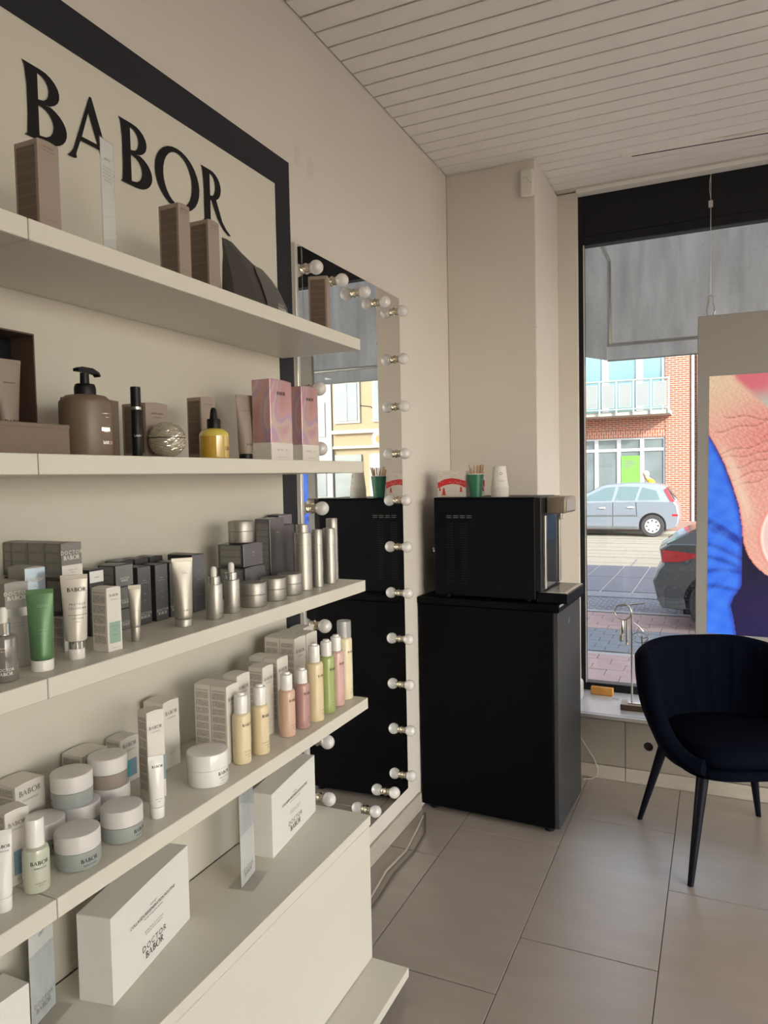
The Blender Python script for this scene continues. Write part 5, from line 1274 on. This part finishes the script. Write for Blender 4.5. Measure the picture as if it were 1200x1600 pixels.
# ---- cars: local x runs from the rear bumper (0) to the nose, near side at -y
def car(name, label, loc, rz, P, paint, glass):
    e = empty(name, loc, rz, label, 'car')
    hw = P['hw']; belt, roof = P['belt'], P['roof']; tb, tr_ = hw - .03, hw * .76
    # lower body with tumblehome, lofted over y
    lo = P['lower']; bm = bmesh.new(); rings = []
    cx = sum(p[0] for p in lo) / len(lo); cz = sum(p[1] for p in lo) / len(lo)
    for y, s in ((-hw, .955), (-hw + .015, .978), (-hw + .07, .995), (0, 1.0), (hw - .07, .995), (hw - .015, .978), (hw, .955)):
        ext = 1.0 if abs(y) > .1 else 1.012
        rings.append([bm.verts.new((cx + (x - cx) * (1 - (1 - s) * .6) * ext, y, cz + (z - cz) * (s if z > cz else 1))) for x, z in lo])
    n = len(lo)
    for a, b in zip(rings, rings[1:]):
        for i in range(n): bm.faces.new((a[i], a[(i + 1) % n], b[(i + 1) % n], b[i]))
    bm.faces.new(rings[0]); bm.faces.new(rings[-1]); fin(bm, 'body', paint, e, True, angle=30)
    # greenhouse
    gb, gr_ = P['gbase'], P['groof']; bm = bmesh.new()
    V0 = [bm.verts.new((x, -tb, z)) for x, z in gb]; V1 = [bm.verts.new((x, -tr_ - .03, z - .035)) for x, z in gr_]; V2 = [bm.verts.new((x, -tr_ + .05, z)) for x, z in gr_]
    V3 = [bm.verts.new((x, tr_ - .05, z)) for x, z in gr_]; V4 = [bm.verts.new((x, tr_ + .03, z - .035)) for x, z in gr_]; V5 = [bm.verts.new((x, tb, z)) for x, z in gb]
    k = len(gb)
    for a, b in ((V0, V1), (V1, V2), (V2, V3), (V3, V4), (V4, V5)):
        for i in range(k - 1): bm.faces.new((a[i], a[i + 1], b[i + 1], b[i]))
    bm.faces.new([V0[0], V1[0], V2[0], V3[0], V4[0], V5[0]]); bm.faces.new([V0[-1], V1[-1], V2[-1], V3[-1], V4[-1], V5[-1]][::-1]); bm.faces.new((V0[0], V0[-1], V5[-1], V5[0]))
    fin(bm, 'cabin', paint, e, True, angle=25)
    def yside(z): return tb + (tr_ + .03 - tb) * (z - belt) / (roof - .035 - belt)
    for wnd in P['windows']:
        for sgn in (-1, 1):
            bm = bmesh.new(); A = [bm.verts.new((x, sgn * (yside(z) + .005), z)) for x, z in wnd]; B = [bm.verts.new((x, sgn * (yside(z) - .004), z)) for x, z in wnd]
            bm.faces.new(A); bm.faces.new(B[::-1])
            for i in range(len(A)): j = (i + 1) % len(A); bm.faces.new((A[i], A[j], B[j], B[i]))
            fin(bm, 'side_window', glass, e)
    for wnd in P.get('lamps', []):
        for sgn in (-1, 1):
            bm = bmesh.new(); A = [bm.verts.new((x, sgn * (yside(z) + .012), z)) for x, z in wnd]; B = [bm.verts.new((x, sgn * (yside(z) - .03), z)) for x, z in wnd]
            bm.faces.new(A); bm.faces.new(B[::-1])
            for i in range(len(A)): j = (i + 1) % len(A); bm.faces.new((A[i], A[j], B[j], B[i]))
            fin(bm, 'tail_lamp', M['redlamp'], e)
    for (xa, za, xb, zb, nm) in P['screens']:
        wa, wb_ = yside(za) - .08, yside(zb) - .08; d = .012 * (1 if nm == 'windscreen' else -1)
        bm = bmesh.new(); q = [(xa + d, -wa, za), (xa + d, wa, za), (xb + d, wb_, zb), (xb + d, -wb_, zb)]
        A = [bm.verts.new(p) for p in q]; bm.faces.new(A); bmesh.ops.solidify(bm, geom=bm.faces[:], thickness=.01); fin(bm, nm, glass, e)
    for wx in P['wheels']:
        for sgn in (-1, 1):
            y = sgn * (hw - .10); R = P['wr']
            we = empty('wheel', (wx, y, R)); we.parent = e; we.rotation_euler = (0, 0, 0 if sgn < 0 else PI)
            lathe('tyre', [(R * .64, -.10), (R * .93, -.105), (R, -.08), (R, .08), (R * .93, .105), (R * .64, .10)], M['tyre'], we, 36, axis='Y')
            lathe('wheel_cover', [(.02, -.108), (.05, -.112), (R * .30, -.104), (R * .60, -.100), (R * .645, -.104), (R * .645, .0)], M['rim'], we, 36, axis='Y')
            for k2 in range(8):
                a = 2 * PI * k2 / 8; c_, s_ = math.cos(a), math.sin(a)
                prism('cover_slot', [(c_ * R * .34 - s_ * R * .03, s_ * R * .34 + c_ * R * .03), (c_ * R * .54 - s_ * R * .10, s_ * R * .54 + c_ * R * .10), (c_ * R * .54 + s_ * R * .05, s_ * R * .54 - c_ * R * .05)], 'Y', -.1065, -.100, M['ink'], we)
            lathe('wheel_arch', [(R * 1.14, -.012 if 0 else -.004), (R * 1.14, .25)], M['ink'], e, 36, (wx, sgn * (hw * 1.0) - (.0 if sgn < 0 else .246), R + .01), 'Y') if 0 else None
            bm = bmesh.new(); pts = [(wx + R * 1.15 * math.cos(t_), R + .01 + R * 1.15 * math.sin(t_)) for t_ in [PI * k2 / 18 for k2 in range(19)]] + [(wx - R * 1.15, P['sill']), (wx + R * 1.15, P['sill'])]
            ya = sgn * (hw + .004); yb_ = sgn * (hw - .02); prism_bm(bm, pts, 'Y', min(ya, yb_), max(ya, yb_)); fin(bm, 'wheel_arch', M['ink'], e)
            we.location.y = sgn * (hw - .085)
    for (nm, pts, mm, th) in P['trim']:
        for sgn in (-1, 1):
            ya = sgn * (hw + th); yb_ = sgn * (hw - .02); prism(nm, pts, 'Y', min(ya, yb_), max(ya, yb_), mm, e)
    return e
H = 1.56
P1 = dict(hw=.84, belt=1.00, roof=H, wr=.32, sill=.22, wheels=(.70, 3.33),
  lower=[(.06, .30), (.0, .42), (-.02, .62), (.03, .92), (.10, 1.01), (1.0, 1.03), (2.4, 1.0), (2.95, .98), (3.75, .86), (4.0, .68), (4.05, .40), (3.95, .24), (.3, .22)],
  gbase=[(.09, .99), (.5, 1.0), (1.5, 1.0), (2.9, .98), (3.15, .95)], groof=[(.36, 1.47), (.62, 1.54), (1.25, H + .01), (1.95, 1.53), (2.15, 1.49)],
  windows=[[(.50, 1.06), (.60, 1.32), (.98, 1.43), (1.10, 1.06)], [(1.18, 1.05), (1.06, 1.44), (1.62, 1.46), (1.74, 1.05)], [(1.82, 1.05), (1.72, 1.46), (2.02, 1.42), (2.75, 1.07), (2.75, 1.04)]],
  lamps=[[(.11, 1.02), (.22, 1.00), (.40, 1.36), (.33, 1.40)]],
  screens=[(.10, 1.05, .34, 1.42, 'rear_window'), (3.02, 1.02, 2.22, 1.44, 'windscreen')],
  trim=[('side_strip', [(1.1, .60), (1.1, .64), (3.0, .62), (3.0, .58)], M['carplastic'], .012), ('door_gap', [(1.785, .30), (1.785, 1.0), (1.80, 1.0), (1.80, .30)], M['ink'], .002), ('door_gap', [(1.12, .60), (1.14, 1.0), (1.155, 1.0), (1.135, .60)], M['ink'], .002), ('door_gap', [(2.90, .30), (2.88, .98), (2.895, .98), (2.915, .30)], M['ink'], .002),
        ('door_handle', [(1.20, .83), (1.20, .88), (1.38, .87), (1.38, .84)], M['clearlamp'], .03), ('door_handle', [(2.0, .81), (2.0, .86), (2.18, .85), (2.18, .82)], M['clearlamp'], .03),
        ('reflector', [(.02, .60), (.02, .66), (.18, .66), (.18, .60)], M['redlamp'], .002), ('sill_trim', [(1.1, .23), (1.1, .30), (2.9, .30), (2.9, .23)], M['carplastic'], .003)])
c1 = car('parked_car', 'silver-blue hatchback parked side-on across the street in front of the brick building', (-1.02, 22.9, G - .02), PI, P1, M['carsilver'], M['carglass'])
# wing mirror and head rests
P2 = dict(hw=.90, belt=1.02, roof=1.50, wr=.34, sill=.22, wheels=(.72, 3.35),
  lower=[(.14, .28), (.03, .40), (-.02, .60), (.03, .72), (.09, .80), (.06, .98), (.16, 1.04), (1.0, 1.05), (2.9, 1.0), (3.8, .86), (4.2, .66), (4.25, .40), (4.1, .24), (.45, .23)],
  gbase=[(.14, 1.03), (.6, 1.04), (1.5, 1.04), (2.8, 1.0), (3.1, .98)], groof=[(.80, 1.38), (1.0, 1.44), (1.5, 1.50), (2.0, 1.48), (2.2, 1.44)],
  windows=[[(.62, 1.10), (.86, 1.28), (1.28, 1.36), (1.38, 1.09)], [(1.46, 1.09), (1.36, 1.38), (2.04, 1.40), (2.7, 1.06)]],
  screens=[(.22, 1.08, .78, 1.36, 'rear_window'), (2.95, 1.05, 2.28, 1.40, 'windscreen')],
  trim=[('tail_lamp', [(.10, .82), (.10, .97), (.44, .93), (.52, .90), (.30, .83)], M['redlamp'], .006), ('bumper_trim', [(.10, .28), (.04, .40), (.34, .40), (.36, .28)], M['carplastic'], .006), ('door_gap', [(1.42, .30), (1.42, 1.0), (1.435, 1.0), (1.435, .30)], M['ink'], .002)])
c2 = car('parked_car', 'dark grey car with red tail lamp, cut off by the hanging panel', (-.70, 9.95, G - .03), 0, P2, M['cardark'], M['carglassd'])

# ---- person in yellow walking beyond the silver car
def figure(name, label, loc, rz):
    e = empty(name, loc, rz, label, 'person')
    J = dict(pel=(0, 0, .94), sp=(.02, 0, 1.10), ch=(.07, 0, 1.28), ne=(.16, 0, 1.41), hd=(.23, 0, 1.47), tp=(.25, 0, 1.57),
             lsh=(.08, .17, 1.37), lel=(.04, .22, 1.10), lwr=(.20, .20, .93), lhd=(.26, .19, .88), rsh=(.08, -.17, 1.37), rel=(.10, -.22, 1.09), rwr=(.28, -.18, .97), rhd=(.34, -.17, .93),
             lhp=(0, .09, .90), lkn=(.12, .09, .50), lan=(-.02, .09, .10), lto=(.12, .09, .04), rhp=(0, -.09, .90), rkn=(-.02, -.09, .50), ran=(-.20, -.09, .12), rto=(-.08, -.09, .04))
    Rr_ = dict(pel=.15, sp=.13, ch=.15, ne=.055, hd=.085, tp=.075, lsh=.06, lel=.045, lwr=.03, lhd=.035, rsh=.06, rel=.045, rwr=.03, rhd=.035, lhp=.09, lkn=.06, lan=.04, lto=.035, rhp=.09, rkn=.06, ran=.04, rto=.035)
    E_ = [('pel', 'sp'), ('sp', 'ch'), ('ch', 'ne'), ('ne', 'hd'), ('hd', 'tp'), ('ch', 'lsh'), ('lsh', 'lel'), ('lel', 'lwr'), ('lwr', 'lhd'), ('ch', 'rsh'), ('rsh', 'rel'), ('rel', 'rwr'), ('rwr', 'rhd'), ('pel', 'lhp'), ('lhp', 'lkn'), ('lkn', 'lan'), ('lan', 'lto'), ('pel', 'rhp'), ('rhp', 'rkn'), ('rkn', 'ran'), ('ran', 'rto')]
    for s, n_ in (('l', 1), ('r', -1)):       # five short fingers
        for q in range(5):
            k_ = s + 'f%d' % q; h = J[s + 'hd']; J[k_] = (h[0] + (.07 if q else .03), h[1] + (q - 2) * .018 * n_, h[2] - .035 + (.03 if q == 0 else 0)); Rr_[k_] = .008; E_.append((s + 'hd', k_))
    ks = list(J); me = bpy.data.meshes.new('body'); me.from_pydata([J[k] for k in ks], [(ks.index(a), ks.index(b)) for a, b in E_], []); me.update()
    o = bpy.data.objects.new('body', me); COL.objects.link(o)
    o.modifiers.new('skin', 'SKIN'); sv = me.skin_vertices[0].data
    for i, k in enumerate(ks): sv[i].radius = (Rr_[k], Rr_[k]); sv[i].use_root = (k == 'pel')
    s = o.modifiers.new('sub', 'SUBSURF'); s.levels = 2; s.render_levels = 2
    dg = bpy.context.evaluated_depsgraph_get(); m2 = bpy.data.meshes.new_from_object(o.evaluated_get(dg)); bpy.data.objects.remove(o)
    m2.materials.clear()
    for mm in (mat('skin', (.55, .33, .24), .6), mat('yellow_shirt', (.80, .55, .02), .8), mat('dark_trousers', (.05, .06, .09), .8)): m2.materials.append(mm)
    for p in m2.polygons:
        c = p.center; p.use_smooth = True
        p.material_index = 2 if c.z < .95 and abs(c.y) < .165 else (1 if .93 < c.z < 1.42 and (abs(c.y) < .20 or c.z > 1.10) else 0)
    b_ = link('body', m2, e)
    lathe('hair', [(.078, 1.60), (.094, 1.63), (.092, 1.67), (.075, 1.71), (.04, 1.735), (.005, 1.742)], mat('blond_hair', (.62, .50, .34), .8), b_, 20, (.235, 0, -.08))
    lathe('nose', [(.018, 0), (.012, .02), (.003, .03)], m2.materials[0], b_, 8, (.325, 0, 1.495), 'X')
    for s_ in (-1, 1): lathe('ear', [(.012, -.006), (.02, 0), (.012, .006)], m2.materials[0], b_, 8, (.24, s_ * .083, 1.51), 'Y'); lathe('eye', [(.010, 0), (.006, .006)], M['ink'], b_, 8, (.317, s_ * .03, 1.53), 'X')
    e.scale = (1.1, 1.1, 1.1); return e
figure('person', 'person with fair hair and bright yellow shirt walking behind the silver-blue car', (-1.83 , 24.4, G + .061), PI)
